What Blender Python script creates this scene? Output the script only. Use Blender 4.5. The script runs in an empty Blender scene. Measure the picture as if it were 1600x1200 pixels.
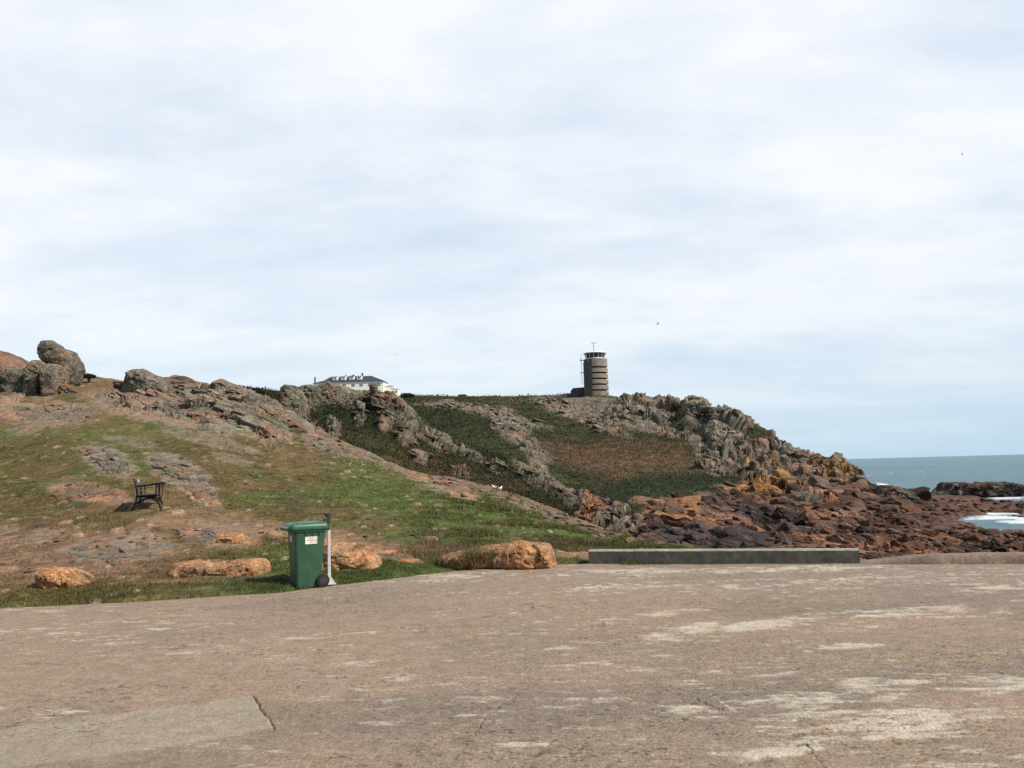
import bpy, math, random
import numpy as np
from mathutils import Matrix, Vector

random.seed(7)
rng = np.random.default_rng(7)
SC = bpy.context.scene
COL = SC.collection
R_ = math.radians

# ------------------------------------------------------------------ camera
F = 1386.0                       # focal length in photo pixels (photo is 1600 x 1200)
EYE = np.array([0.0, 0.0, 1.75])
PITCH, ROLL = R_(5.4), R_(-1.52)
CM = Matrix.Rotation(R_(90) + PITCH, 3, 'X') @ Matrix.Rotation(ROLL, 3, 'Z')
CMN = np.array(CM)
cam = bpy.data.cameras.new('camera')
camo = bpy.data.objects.new('camera', cam)
COL.objects.link(camo)
camo.matrix_world = Matrix.Translation(Vector(EYE)) @ CM.to_4x4()
cam.sensor_width = 36.0
cam.lens = 36.0 * F / 1600.0
cam.clip_start, cam.clip_end = 0.1, 90000
SC.camera = camo


def at(px, py, d):
    """point of the place seen at photo position px,py at depth d metres"""
    px, py, d = np.broadcast_arrays(np.asarray(px, float), np.asarray(py, float), np.asarray(d, float))
    v = np.stack([(px - 800) / F * d, (600 - py) / F * d, -d], -1)
    return v @ CMN.T + EYE


def at_z(px, py, z=0.0):
    """point on the level z"""
    p = at(px, py, 1.0) - EYE
    t = (z - EYE[2]) / p[..., 2]
    return EYE + p * t[..., None], t


# ------------------------------------------------------------------ noise
def _h(ix, iy, iz, seed):
    x = (ix.astype(np.int64) * 374761393 + iy.astype(np.int64) * 668265263 +
         iz.astype(np.int64) * 2147483647 + seed * 1274126177) & 0xFFFFFFFF
    x = ((x ^ (x >> 13)) * 1274126177) & 0xFFFFFFFF
    x = ((x ^ (x >> 16)) * 2246822519) & 0xFFFFFFFF
    x = x ^ (x >> 15)
    return x.astype(np.float64) / 4294967295.0


from concurrent.futures import ThreadPoolExecutor
POOL = ThreadPoolExecutor(4)


def chunked(fn):
    """run a pointwise function on slices of its points, on all cores"""
    def run(p, *a, **k):
        n = len(p)
        if n < 20000:
            return fn(p, *a, **k)
        parts = [p[i:i + 16384] for i in range(0, n, 16384)]
        out = list(POOL.map(lambda q: fn(q, *a, **k), parts))
        if isinstance(out[0], tuple):
            return tuple(np.concatenate(z) for z in zip(*out))
        return np.concatenate(out)
    return run


@chunked
def vnoise(p, seed=0):
    i = np.floor(p); f = p - i
    i = i.astype(np.int64)
    u = f * f * f * (f * (f * 6 - 15) + 10)
    r = 0
    for dx in (0, 1):
        wx = u[:, 0] if dx else 1 - u[:, 0]
        for dy in (0, 1):
            wy = u[:, 1] if dy else 1 - u[:, 1]
            for dz in (0, 1):
                wz = u[:, 2] if dz else 1 - u[:, 2]
                r = r + wx * wy * wz * _h(i[:, 0] + dx, i[:, 1] + dy, i[:, 2] + dz, seed)
    return r * 2 - 1


def fbm(p, seed=0, octv=4, gain=0.5, lac=2.03):
    s, a, n = 0, 1.0, 0.0
    for k in range(octv):
        s = s + a * vnoise(p + 17.3 * k, seed + k * 31)
        n += a
        a *= gain
        p = p * lac
    return s / n


@chunked
def voro(p, seed=0, jit=0.95):
    i = np.floor(p).astype(np.int64)
    N = len(p)
    f1 = np.full(N, 9.0); f2 = np.full(N, 9.0)
    cid = np.zeros((N, 3), np.int64)
    off = np.zeros((N, 3))
    for dx in (-1, 0, 1):
        for dy in (-1, 0, 1):
            for dz in (-1, 0, 1):
                cx, cy, cz = i[:, 0] + dx, i[:, 1] + dy, i[:, 2] + dz
                ox = p[:, 0] - (cx + 0.5 + jit * (_h(cx, cy, cz, seed) - 0.5))
                oy = p[:, 1] - (cy + 0.5 + jit * (_h(cx, cy, cz, seed + 1) - 0.5))
                oz = p[:, 2] - (cz + 0.5 + jit * (_h(cx, cy, cz, seed + 2) - 0.5))
                d = np.sqrt(ox * ox + oy * oy + oz * oz)
                m = d < f1
                f2 = np.where(m, f1, np.minimum(f2, d))
                f1 = np.where(m, d, f1)
                cid[m, 0] = cx[m]; cid[m, 1] = cy[m]; cid[m, 2] = cz[m]
                off[m, 0] = ox[m]; off[m, 1] = oy[m]; off[m, 2] = oz[m]
    return f1, f2, cid, off


def sstep(a, b, x):
    t = np.clip((x - a) / (b - a), 0, 1)
    return t * t * (3 - 2 * t)


def blocks(q, seed, tilt=1.0, crack=0.5, cw=0.18):
    """jointed rock: every cell its own height and tilt, with a crack between cells"""
    f1, f2, c, o = voro(q, seed)
    r = _h(c[:, 0], c[:, 1], c[:, 2], seed + 5) * 2 - 1
    t = np.stack([_h(c[:, 0], c[:, 1], c[:, 2], seed + 6 + k) * 2 - 1 for k in range(3)], -1)
    ck = 1 - sstep(0.0, cw, f2 - f1)
    return 0.55 * r + tilt * (t * o).sum(-1) - crack * ck, (r + 1) / 2


def lerp(a, b, t):
    t = np.asarray(t)
    if t.ndim == 1:
        t = t[:, None]
    return np.asarray(a) * (1 - t) + np.asarray(b) * t


class TPS:
    """thin plate through (px, py) -> 1/depth: exact for planes"""
    def __init__(s, pts, reg=1e-4):
        P = np.array([[a / 400., b / 400.] for a, b, d in pts])
        v = np.array([1. / d for a, b, d in pts])
        n = len(P)
        K = s.k(np.linalg.norm(P[:, None] - P[None], axis=-1)) + reg * np.eye(n)
        A = np.zeros((n + 3, n + 3))
        A[:n, :n] = K
        A[:n, n] = 1; A[:n, n + 1:] = P
        A[n, :n] = 1; A[n + 1:, :n] = P.T
        w = np.linalg.solve(A, np.concatenate([v, [0, 0, 0]]))
        s.P, s.w, s.n = P, w, n

    @staticmethod
    def k(r):
        return np.where(r > 1e-9, r * r * np.log(np.maximum(r, 1e-9)), 0)

    def __call__(s, px, py):
        x, y = px / 400., py / 400.
        o = s.w[s.n] + s.w[s.n + 1] * x + s.w[s.n + 2] * y
        for k in range(s.n):
            o = o + s.w[k] * s.k(np.hypot(x - s.P[k, 0], y - s.P[k, 1]))
        return 1.0 / np.maximum(o, 1 / 900.)


def sdf(px, py, poly):
    """signed distance in px, positive inside"""
    P = np.array(poly, float); n = len(P)
    dmin = np.full(px.shape, 1e9)
    ins = np.zeros(px.shape, bool)
    for k in range(n):
        a, b = P[k], P[(k + 1) % n]
        e = b - a
        wx, wy = px - a[0], py - a[1]
        t = np.clip((wx * e[0] + wy * e[1]) / (e @ e + 1e-9), 0, 1)
        dmin = np.minimum(dmin, np.hypot(wx - t * e[0], wy - t * e[1]))
        c = ((a[1] > py) != (b[1] > py)) & (px < (b[0] - a[0]) * (py - a[1]) / (b[1] - a[1] + 1e-12) + a[0])
        ins ^= c
    return np.where(ins, dmin, -dmin)


def ell(px, py, cx, cy, rx, ry, ang=0.0):
    a = R_(ang)
    x, y = px - cx, py - cy
    u = (x * math.cos(a) + y * math.sin(a)) / rx
    v = (-x * math.sin(a) + y * math.cos(a)) / ry
    return 1 - np.sqrt(u * u + v * v)         # 1 centre, 0 rim


def curve(pts):
    xs, ys = zip(*pts)
    return lambda x: np.interp(x, xs, ys)


# ------------------------------------------------------------------ materials
def nodes(name):
    m = bpy.data.materials.new(name)
    m.use_nodes = True
    nt = m.node_tree
    b = nt.nodes['Principled BSDF']
    return m, nt, b


def N(nt, typ, **kw):
    n = nt.nodes.new(typ)
    for k, v in kw.items():
        if k in n.inputs:
            n.inputs[k].default_value = v
        else:
            setattr(n, k, v)
    return n


def ramp(nt, src, stops):
    r = nt.nodes.new('ShaderNodeValToRGB')
    e = r.color_ramp.elements
    e[0].position, e[0].color = stops[0][0], stops[0][1]
    e[1].position, e[1].color = stops[-1][0], stops[-1][1]
    for p, c in stops[1:-1]:
        x = e.new(p); x.color = c
    nt.links.new(src, r.inputs[0])
    return r


def g(v):
    return (v, v, v, 1)


def mat_ground(name, scale, lo=0.6, hi=1.4, bump=0.5, dist=0.05, rough=0.95, spec=0.2, fine=4.0):
    """colour held by the thing itself in 'Col', broken up by two noises"""
    m, nt, b = nodes(name)
    at_ = N(nt, 'ShaderNodeAttribute', attribute_name='Col')
    tc = N(nt, 'ShaderNodeTexCoord')
    n1 = N(nt, 'ShaderNodeTexNoise', Scale=scale, Detail=6.0, Roughness=0.65)
    n2 = N(nt, 'ShaderNodeTexNoise', Scale=scale * fine, Detail=4.0, Roughness=0.7)
    for n in (n1, n2):
        nt.links.new(tc.outputs['Object'], n.inputs['Vector'])
    r1 = ramp(nt, n1.outputs['Fac'], [(0.3, g(lo)), (0.7, g(hi))])
    r2 = ramp(nt, n2.outputs['Fac'], [(0.3, g(lo + 0.1)), (0.7, g(hi - 0.1))])
    mm = N(nt, 'ShaderNodeMix', data_type='RGBA', blend_type='MULTIPLY')
    mm.inputs[0].default_value = 1
    nt.links.new(r1.outputs[0], mm.inputs[6]); nt.links.new(r2.outputs[0], mm.inputs[7])
    m2 = N(nt, 'ShaderNodeMix', data_type='RGBA', blend_type='MULTIPLY')
    m2.inputs[0].default_value = 1
    nt.links.new(at_.outputs['Color'], m2.inputs[6]); nt.links.new(mm.outputs[2], m2.inputs[7])
    nt.links.new(m2.outputs[2], b.inputs['Base Color'])
    b.inputs['Roughness'].default_value = rough
    b.inputs['Specular IOR Level'].default_value = spec
    ad = N(nt, 'ShaderNodeMath', operation='ADD')
    nt.links.new(n1.outputs['Fac'], ad.inputs[0]); nt.links.new(n2.outputs['Fac'], ad.inputs[1])
    bp = N(nt, 'ShaderNodeBump', Strength=bump, Distance=dist)
    nt.links.new(ad.outputs[0], bp.inputs['Height'])
    nt.links.new(bp.outputs[0], b.inputs['Normal'])
    return m


def mat_plain(name, col, rough=0.6, metal=0.0, spec=0.5, nscale=8.0, var=0.12, bump=0.0, dirt=None, dscale=3.0):
    m, nt, b = nodes(name)
    tc = N(nt, 'ShaderNodeTexCoord')
    n1 = N(nt, 'ShaderNodeTexNoise', Scale=nscale, Detail=6.0, Roughness=0.6)
    nt.links.new(tc.outputs['Object'], n1.inputs['Vector'])
    c = np.array(col)
    r = ramp(nt, n1.outputs['Fac'], [(0.3, (*(c * (1 - var)), 1)), (0.7, (*(c * (1 + var)), 1))])
    out = r.outputs[0]
    if dirt is not None:
        n2 = N(nt, 'ShaderNodeTexNoise', Scale=dscale, Detail=7.0, Roughness=0.7)
        nt.links.new(tc.outputs['Object'], n2.inputs['Vector'])
        r2 = ramp(nt, n2.outputs['Fac'], [(0.45, g(0)), (0.68, g(0.75))])
        mx = N(nt, 'ShaderNodeMix', data_type='RGBA')
        nt.links.new(r2.outputs[0], mx.inputs[0])
        nt.links.new(out, mx.inputs[6]); mx.inputs[7].default_value = (*dirt, 1)
        out = mx.outputs[2]
    nt.links.new(out, b.inputs['Base Color'])
    b.inputs['Roughness'].default_value = rough
    b.inputs['Metallic'].default_value = metal
    b.inputs['Specular IOR Level'].default_value = spec
    if bump:
        bp = N(nt, 'ShaderNodeBump', Strength=bump, Distance=0.02)
        nt.links.new(n1.outputs['Fac'], bp.inputs['Height'])
        nt.links.new(bp.outputs[0], b.inputs['Normal'])
    return m


# ------------------------------------------------------------------ objects
def mesh_np(name, V, faces, col=None, smooth=True, attrs=None):
    me = bpy.data.meshes.new(name)
    V = np.asarray(V, np.float32); faces = np.asarray(faces, np.int32)
    nf, k = faces.shape
    me.vertices.add(len(V)); me.vertices.foreach_set('co', V.ravel())
    me.loops.add(nf * k); me.loops.foreach_set('vertex_index', faces.ravel())
    me.polygons.add(nf)
    me.polygons.foreach_set('loop_start', np.arange(0, nf * k, k, dtype=np.int32))
    me.polygons.foreach_set('use_smooth', np.full(nf, smooth))
    if col is not None:
        a = me.color_attributes.new('Col', 'FLOAT_COLOR', 'POINT')
        c4 = np.ones((len(V), 4), np.float32); c4[:, :3] = np.clip(col, 0, 1)
        a.data.foreach_set('color', c4.ravel())
    for nm, v in (attrs or {}).items():
        a = me.attributes.new(nm, 'FLOAT', 'POINT')
        a.data.foreach_set('value', np.asarray(v, np.float32))
    me.update(calc_edges=True)
    me.validate()
    return me


def link(name, me, mat, parent=None, loc=None):
    o = bpy.data.objects.new(name, me)
    COL.objects.link(o)
    if mat is not None:
        me.materials.append(mat)
    if parent is not None:
        o.parent = parent
    if loc is not None:
        o.location = loc
    return o


def tag(o, label=None, cat=None, group=None, kind=None):
    if label: o['label'] = label
    if cat: o['category'] = cat
    if group: o['group'] = group
    if kind: o['kind'] = kind
    return o


def thing(name, label, cat, loc=(0, 0, 0), rotz=0.0, group=None):
    o = bpy.data.objects.new(name, None)
    COL.objects.link(o)
    o.location = loc
    o.rotation_euler = (0, 0, rotz)
    o.empty_display_size = 0.2
    return tag(o, label, cat, group)


def grid_faces(nu, nv, wrap=False):
    i = np.arange((nv - 1) * nu).reshape(nv - 1, nu)
    if not wrap:
        i = i[:, :-1]
    j = np.arange(nu)
    nx = (j + 1) % nu
    if not wrap:
        j, nx = j[:-1], j[1:]
    r = (np.arange(nv - 1) * nu)[:, None]
    a = r + j[None]; b = r + nx[None]
    return np.stack([a, b, b + nu, a + nu], -1).reshape(-1, 4)


class MB:
    """collects boxes, bars, tubes and lathes; build() links ONE mesh object"""
    def __init__(s):
        s.v, s.f = [], []

    def add(s, vs, fs):
        b = len(s.v)
        s.v += [tuple(map(float, p)) for p in vs]
        s.f += [tuple(b + i for i in f) for f in fs]
        return s

    def box(s, c, d, rot=None):
        hx, hy, hz = d[0] / 2, d[1] / 2, d[2] / 2
        P = [Vector((x * hx, y * hy, z * hz)) for z in (-1, 1) for y in (-1, 1) for x in (-1, 1)]
        if rot is not None:
            P = [rot @ p for p in P]
        P = [p + Vector(c) for p in P]
        return s.add(P, [(0, 2, 3, 1), (4, 5, 7, 6), (0, 1, 5, 4), (2, 6, 7, 3), (0, 4, 6, 2), (1, 3, 7, 5)])

    def tube(s, pts, r, n=10, flat=1.0):
        pts = [Vector(p) for p in pts]
        rs = r if isinstance(r, (list, tuple)) else [r] * len(pts)
        rings = []
        up = None
        for k, p in enumerate(pts):
            t = (pts[min(k + 1, len(pts) - 1)] - pts[max(k - 1, 0)]).normalized()
            if up is None or abs(up.dot(t)) > 0.95:
                up = Vector((0, 1, 0)) if abs(t.y) < 0.9 else Vector((0, 0, 1))
            a = t.cross(up).normalized(); b2 = a.cross(t).normalized()
            up = b2
            rings.append([p + (a * math.cos(q) + b2 * math.sin(q) * flat) * rs[k]
                          for q in [2 * math.pi * j / n for j in range(n)]])
        vs = [v for rg in rings for v in rg]
        fs = []
        for k in range(len(pts) - 1):
            for j in range(n):
                fs.append((k * n + j, k * n + (j + 1) % n, (k + 1) * n + (j + 1) % n, (k + 1) * n + j))
        fs.append(tuple(range(n))[::-1]); fs.append(tuple((len(pts) - 1) * n + j for j in range(n)))
        return s.add(vs, fs)

    def lathe(s, prof, n=32, c=(0, 0, 0), axis='Z', a0=0.0, a1=None):
        full = a1 is None
        a1 = 2 * math.pi if full else a1
        m = n if full else n + 1
        vs = []
        for r, z in prof:
            for j in range(m):
                q = a0 + (a1 - a0) * j / n
                p = (r * math.cos(q), r * math.sin(q), z)
                if axis == 'Y': p = (p[0], p[2], p[1])
                if axis == 'X': p = (p[2], p[0], p[1])
                vs.append((p[0] + c[0], p[1] + c[1], p[2] + c[2]))
        fs = []
        for k in range(len(prof) - 1):
            for j in range(n):
                jn = (j + 1) % m
                fs.append((k * m + j, k * m + jn, (k + 1) * m + jn, (k + 1) * m + j))
        return s.add(vs, fs)

    def rrect(s, levels, n=5):
        """stack of rounded rectangles: (cx, cy, sx, sy, r, z)"""
        m = 4 * (n + 1)
        vs = []
        for cx, cy, sx, sy, r, z in levels:
            for q, (ax, ay) in enumerate(((1, 1), (-1, 1), (-1, -1), (1, -1))):
                for j in range(n + 1):
                    a = math.pi / 2 * (q + j / n)
                    vs.append((cx + ax * (sx / 2 - r) + r * math.cos(a), cy + ay * (sy / 2 - r) + r * math.sin(a), z))
        fs = []
        for k in range(len(levels) - 1):
            for j in range(m):
                jn = (j + 1) % m
                fs.append((k * m + j, k * m + jn, (k + 1) * m + jn, (k + 1) * m + j))
        fs.append(tuple(range(m))[::-1]); fs.append(tuple((len(levels) - 1) * m + j for j in range(m)))
        return s.add(vs, fs)

    def build(s, name, mat, parent=None, loc=None, bevel=0.0, smooth=False):
        me = bpy.data.meshes.new(name)
        me.from_pydata(s.v, [], s.f)
        me.validate()
        if smooth:
            me.polygons.foreach_set('use_smooth', [True] * len(me.polygons))
        o = link(name, me, mat, parent, loc)
        if bevel:
            md = o.modifiers.new('bevel', 'BEVEL'); md.width = bevel; md.segments = 2
            md.limit_method = 'ANGLE'; md.angle_limit = R_(35)
        if smooth:
            try:
                me.set_sharp_from_angle(angle=R_(38))
            except Exception:
                pass
        return o


# ------------------------------------------------------------------ terrain layers
class Layer:
    def __init__(s, x0, x1, step, top, bot, depth, rows, back):
        s.xs = np.arange(x0, x1 + step, step); s.x0, s.step = x0, step
        nu = len(s.xs)
        s.top, s.bot = top(s.xs), bot(s.xs)
        s.bot = np.maximum(s.bot, s.top + 1.0)
        v = np.linspace(0, 1, rows)
        s.rows = rows
        PX = np.broadcast_to(s.xs, (rows, nu)).copy()
        PY = s.bot[None] + (s.top - s.bot)[None] * v[:, None]
        D = depth(PX.ravel(), PY.ravel()).reshape(rows, nu)
        P = at(PX, PY, D)
        # the land goes on behind its skyline and falls away
        ext, pxe, pye = [P], [PX], [PY]
        dirn = P[-1] - EYE; dirn[:, 2] = 0
        dist = np.linalg.norm(dirn, axis=1, keepdims=True)
        dirn = dirn / dist
        for f, dz in back:
            q = P[-1] + dirn * dist * f
            q[:, 2] += dz
            ext.append(q[None]); pxe.append(PX[-1:]); pye.append(PY[-1:])
        s.P = np.concatenate(ext); s.PX = np.concatenate(pxe); s.PY = np.concatenate(pye)
        s.nu, s.nv = nu, s.P.shape[0]
        du = np.gradient(s.P, axis=1); dv = np.gradient(s.P, axis=0)
        n = np.cross(du, dv)
        n /= np.linalg.norm(n, axis=-1, keepdims=True) + 1e-12
        n[n[..., 2] < 0] *= -1
        s.n = n.reshape(-1, 3)
        s.p = s.P.reshape(-1, 3).copy()
        s.px = s.PX.ravel(); s.py = s.PY.ravel()
        s.front = (np.arange(s.nv)[:, None] < rows) * np.ones((1, nu), bool)
        s.front = s.front.ravel()

    def finish(s):
        """normals of the displaced surface"""
        Q = s.p.reshape(s.nv, s.nu, 3)
        n = np.cross(np.gradient(Q, axis=1), np.gradient(Q, axis=0))
        n /= np.linalg.norm(n, axis=-1, keepdims=True) + 1e-12
        n[n[..., 2] < 0] *= -1
        s.n2 = n.reshape(-1, 3)

    def index(s, px, py):
        i = int(np.clip(round((px - s.x0) / s.step), 0, s.nu - 1))
        t = (py - s.bot[i]) / (s.top[i] - s.bot[i])
        j = int(np.clip(round(t * (s.rows - 1)), 0, s.rows - 1))
        return j * s.nu + i

    def pos(s, px, py):
        return s.p[s.index(px, py)]


# ---- palettes (real-world base colours)
GREY = np.array([0.205, 0.175, 0.135]); GREYG = np.array([0.165, 0.160, 0.115]); PALE = np.array([0.30, 0.26, 0.205])
PINK = np.array([0.250, 0.145, 0.098]); ORNG = np.array([0.40, 0.172, 0.072]); LICH = np.array([0.33, 0.165, 0.045])
DARKR = np.array([0.046, 0.036, 0.038]); REDR = np.array([0.165, 0.080, 0.052]); WEED = np.array([0.075, 0.040, 0.026])
TURF_B = np.array([0.090, 0.064, 0.020]); TURF_G = np.array([0.060, 0.084, 0.016]); TURF_D = np.array([0.055, 0.052, 0.018])
STRAW = np.array([0.22, 0.165, 0.08]); SOIL = np.array([0.150, 0.085, 0.056]); TAN = np.array([0.205, 0.130, 0.072])
SCRUB = np.array([0.013, 0.023, 0.007]); SCRUB2 = np.array([0.036, 0.042, 0.013]); BRACK = np.array([0.125, 0.068, 0.038])


def rockcol(P, seed, sc, grey=GREY, second=PINK, lich=0.25, k2=0.5):
    a = fbm(P * sc, seed, 4); b = fbm(P * sc * 2.7 + 9, seed + 3, 4); c = fbm(P * sc * 0.6 + 4, seed + 7, 3)
    d = fbm(P * sc * 5 + 2, seed + 11, 3)
    col = lerp(grey, GREYG, sstep(-0.2, 0.35, a))
    col = lerp(col, second, sstep(0.35 - k2, 0.85 - k2, b * 0.6 + c * 0.6))
    col = lerp(col, PALE, sstep(0.15, 0.5, d) * 0.55)
    col = lerp(col, LICH if lich < 0.5 else ORNG, sstep(0.5 - lich, 0.75 - lich, c * 0.5 + d * 0.5 + a * 0.2) * 0.8)
    return col * (0.85 + 0.35 * b)[:, None]


# ================================================================== FORECOURT
EDGE = curve([(-700, 992), (-160, 962), (0, 950), (220, 940), (440, 925), (520, 914), (600, 906), (700, 893), (800, 886),
              (870, 882), (920, 881), (1344, 881), (1450, 880.5), (1600, 880), (1800, 879), (2300, 876)])


def build_forecourt():
    xs = np.concatenate([np.arange(-700, -60, 16), np.arange(-60, 1660, 1.7), np.arange(1660, 2300, 16)])
    e = EDGE(xs)
    rows = []
    for yy in np.concatenate([np.linspace(0, 1, 210) ** 1.15]):
        rows.append(e + (1215 - e) * yy)
    for yy in (1260, 1340, 1500, 1900, 3200):
        rows.append(np.full_like(xs, yy))
    PY = np.array(rows); PX = np.broadcast_to(xs, PY.shape)
    P, _ = at_z(PX, PY, 0.0)
    nb = P[-1].copy(); nb[:, 0] = np.linspace(-60, 60, len(xs)); nb[:, 1] = -3
    nc = nb.copy(); nc[:, 1] = -40
    rim = P[0].copy(); rim[:, 2] = -6
    P = np.concatenate([rim[None], P, nb[None], nc[None]])
    nv, nu = P.shape[:2]
    p = P.reshape(-1, 3).copy()
    px = np.concatenate([PX[:1], PX, PX[:2]]).ravel(); py = np.concatenate([PY[:1], PY, PY[-1:], PY[-1:]]).ravel()
    q = p * [1, 1, 0]
    und = fbm(q * 0.35, 3, 3) * 0.012 + fbm(q * 2.2, 5, 3) * 0.004
    fade = np.ones(len(p)); fade[:nu] = 0
    # pale worn cement in drawn out streaks
    w = np.stack([q[:, 0] * 0.42 + 0.5 * fbm(q * 0.7, 21, 3), q[:, 1] * 1.25 - q[:, 0] * 0.10 + 0.5 * fbm(q * 0.6 + 8, 22, 3), q[:, 2]], -1)
    s1 = fbm(w, 23, 5, 0.58)
    fine = fbm(q * [3.0, 9.0, 0], 24, 4, 0.6)
    spots = np.zeros(len(p))
    for a in [(1440, 1128, 250, 26, -7), (1230, 1172, 110, 17, -12), (800, 1164, 95, 15, -8), (1060, 992, 75, 14, -12),
              (1010, 962, 150, 10, -6), (850, 970, 70, 8, -8), (1200, 975, 120, 9, -6), (1250, 890, 180, 7, -1), (1000, 892, 130, 6, -1),
              (700, 903, 150, 8, -8), (440, 1028, 55, 11, -6), (560, 1040, 50, 6, -5), (900, 1010, 90, 6, -8), (700, 1000, 110, 5, -8),
              (1090, 1115, 80, 14, 8), (1400, 955, 170, 12, -4), (1560, 920, 120, 10, -5), (110, 1110, 90, 8, -10), (940, 918, 120, 8, -3),
              (1130, 1100, 40, 3, 35), (700, 1046, 70, 5, 2), (300, 985, 120, 6, -6), (1560, 1080, 80, 8, -8), (1340, 1010, 70, 8, -5)]:
        spots = np.maximum(spots, np.clip(ell(px, py, *a) * 1.6, 0, 1))
    spots *= 0.55 + 0.45 * sstep(600, 1050, px)
    right = sstep(500, 1250, px) * 0.14 + sstep(960, 890, py) * 0.08
    fine2 = fbm(q * [5.0, 22.0, 0] + 3, 26, 4, 0.65)
    fine3 = fbm(q * [14.0, 45.0, 0] + 7, 28, 3, 0.65)
    pale = sstep(0.20, 0.74, s1 * 0.55 + fine * 0.68 + fine2 * 0.50 + fine3 * 0.30 + right * 0.9 + spots * 0.42 - 0.07)
    # a mended rectangle of smoother concrete, cracked along its right end
    rect = [(-80, 1150), (130, 1118), (395, 1088), (431, 1140), (300, 1160), (150, 1182), (-80, 1215)]
    sd = sdf(px, py, rect) + fbm(q * 6, 31, 3) * 3.5
    patch = sstep(-1.5, 2.5, sd)
    pale = pale * (1 - 0.9 * patch)
    ck = np.full(len(p), 99.0)
    for a, b in (((394, 1088), (431, 1140)),):
        for t in np.linspace(0, 1, 60):
            x = a[0] + (b[0] - a[0]) * t + 1.6 * math.sin(t * 11) + 1.0 * math.sin(t * 29); y = a[1] + (b[1] - a[1]) * t
            ck = np.minimum(ck, np.hypot(px - x, (py - y) * 1.0))
    for pts_ in ([(700, 1200), (742, 1150), (760, 1120), (812, 1085)], [(1088, 1092), (1112, 1104), (1128, 1109)], [(1290, 1200), (1262, 1166), (1215, 1150)], [(20, 1040), (70, 1036), (130, 1044)]):
        for (xa, ya), (xb, yb) in zip(pts_[:-1], pts_[1:]):
            for t in np.linspace(0, 1, 24):
                near_ = np.abs(px - xa - (xb - xa) * t) < 6
                k_ = np.nonzero(near_)[0]
                ck[k_] = np.minimum(ck[k_], 0.55 + np.hypot(px[k_] - xa - (xb - xa) * t + 1.2 * math.sin(ya + t * 13), py[k_] - ya - (yb - ya) * t))
    crack = sstep(1.7, 0.5, ck + fbm(q * 12, 33, 3) * 1.3)
    edge2 = sstep(2.4, 0.6, np.abs(sd)) * sstep(-0.1, 0.3, fbm(q * 1.6, 35, 2)) * (px < 420)
    z = und + patch * 0.006 - crack * 0.025 - edge2 * 0.008 + pale * 0.004
    hole = np.clip(ell(px, py, 1195, 1187, 14, 5) * 2, 0, 1)
    z -= hole * 0.02
    p[:, 2] += z * fade
    big = fbm(q * 0.5 + 3, 41, 4); mid = fbm(q * 2.5, 43, 4)
    base = lerp([0.244, 0.176, 0.127], [0.212, 0.160, 0.118], sstep(-0.3, 0.35, big))
    base = lerp(base, [0.240, 0.180, 0.112], sstep(0.05, 0.5, mid) * 0.5)
    base = lerp(base, [0.150, 0.124, 0.094], sstep(0.1, 0.5, fbm(w * 0.7 + 5, 47, 4)) * 0.6)
    far = sstep(960, 900, py)
    base = lerp(base, [0.215, 0.168, 0.132], far * 0.55)
    col = lerp(base, [0.262, 0.226, 0.172], patch * (0.7 + 0.3 * mid))
    col = lerp(col, [0.44, 0.39, 0.31], pale * 0.80)
    pit = sstep(0.30, 0.5, fbm(q * [16, 24, 0] + 5, 49, 3, 0.6)) * sstep(0.05, 0.4, fbm(q * [0.9, 2.0, 0] + 9, 48, 3))
    col = lerp(col, [0.075, 0.056, 0.045], pit * 0.75)
    col = lerp(col, [0.07, 0.055, 0.045], np.maximum(crack * 0.75, hole * 0.7))
    rough = (1 - pale * 0.75) * (1 - patch * 0.75) * (0.45 + 0.4 * sstep(-0.2, 0.4, mid + big))
    me = mesh_np('forecourt', p, grid_faces(nu, nv), col, True, {'gravel': rough})
    # material: exposed aggregate in worn cement
    m, nt, b = nodes('worn_concrete')
    a1 = N(nt, 'ShaderNodeAttribute', attribute_name='Col'); a2 = N(nt, 'ShaderNodeAttribute', attribute_name='gravel')
    tc = N(nt, 'ShaderNodeTexCoord')
    v1 = N(nt, 'ShaderNodeTexVoronoi', Scale=42.0); v2 = N(nt, 'ShaderNodeTexVoronoi', Scale=95.0)
    n1 = N(nt, 'ShaderNodeTexNoise', Scale=22.0, Detail=8.0, Roughness=0.72)
    n3 = N(nt, 'ShaderNodeTexNoise', Scale=5.0, Detail=6.0, Roughness=0.7)
    for n in (v1, v2, n1, n3):
        nt.links.new(tc.outputs['Object'], n.inputs['Vector'])
    sep = N(nt, 'ShaderNodeSeparateColor'); nt.links.new(v1.outputs['Color'], sep.inputs[0])
    sep2 = N(nt, 'ShaderNodeSeparateColor'); nt.links.new(v2.outputs['Color'], sep2.inputs[0])
    peb = ramp(nt, sep.outputs[0], [(0.0, g(0.28)), (0.07, g(0.80)), (0.5, g(1.0)), (0.9, g(1.08)), (1.0, g(1.4))])
    peb2 = ramp(nt, sep2.outputs[1], [(0.0, g(0.6)), (0.12, g(0.92)), (1.0, g(1.15))])
    nn = ramp(nt, n1.outputs['Fac'], [(0.3, g(0.74)), (0.7, g(1.24))])
    n3r = ramp(nt, n3.outputs['Fac'], [(0.3, g(0.80)), (0.7, g(1.2))])

    def mul(x, y, fac=None):
        q_ = N(nt, 'ShaderNodeMix', data_type='RGBA', blend_type='MULTIPLY'); q_.inputs[0].default_value = 1
        if fac is not None: nt.links.new(fac, q_.inputs[0])
        nt.links.new(x, q_.inputs[6]); nt.links.new(y, q_.inputs[7])
        return q_.outputs[2]
    c = mul(a1.outputs['Color'], n3r.outputs[0])
    c = mul(c, nn.outputs[0])
    c = mul(c, peb.outputs[0], a2.outputs['Fac'])
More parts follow.
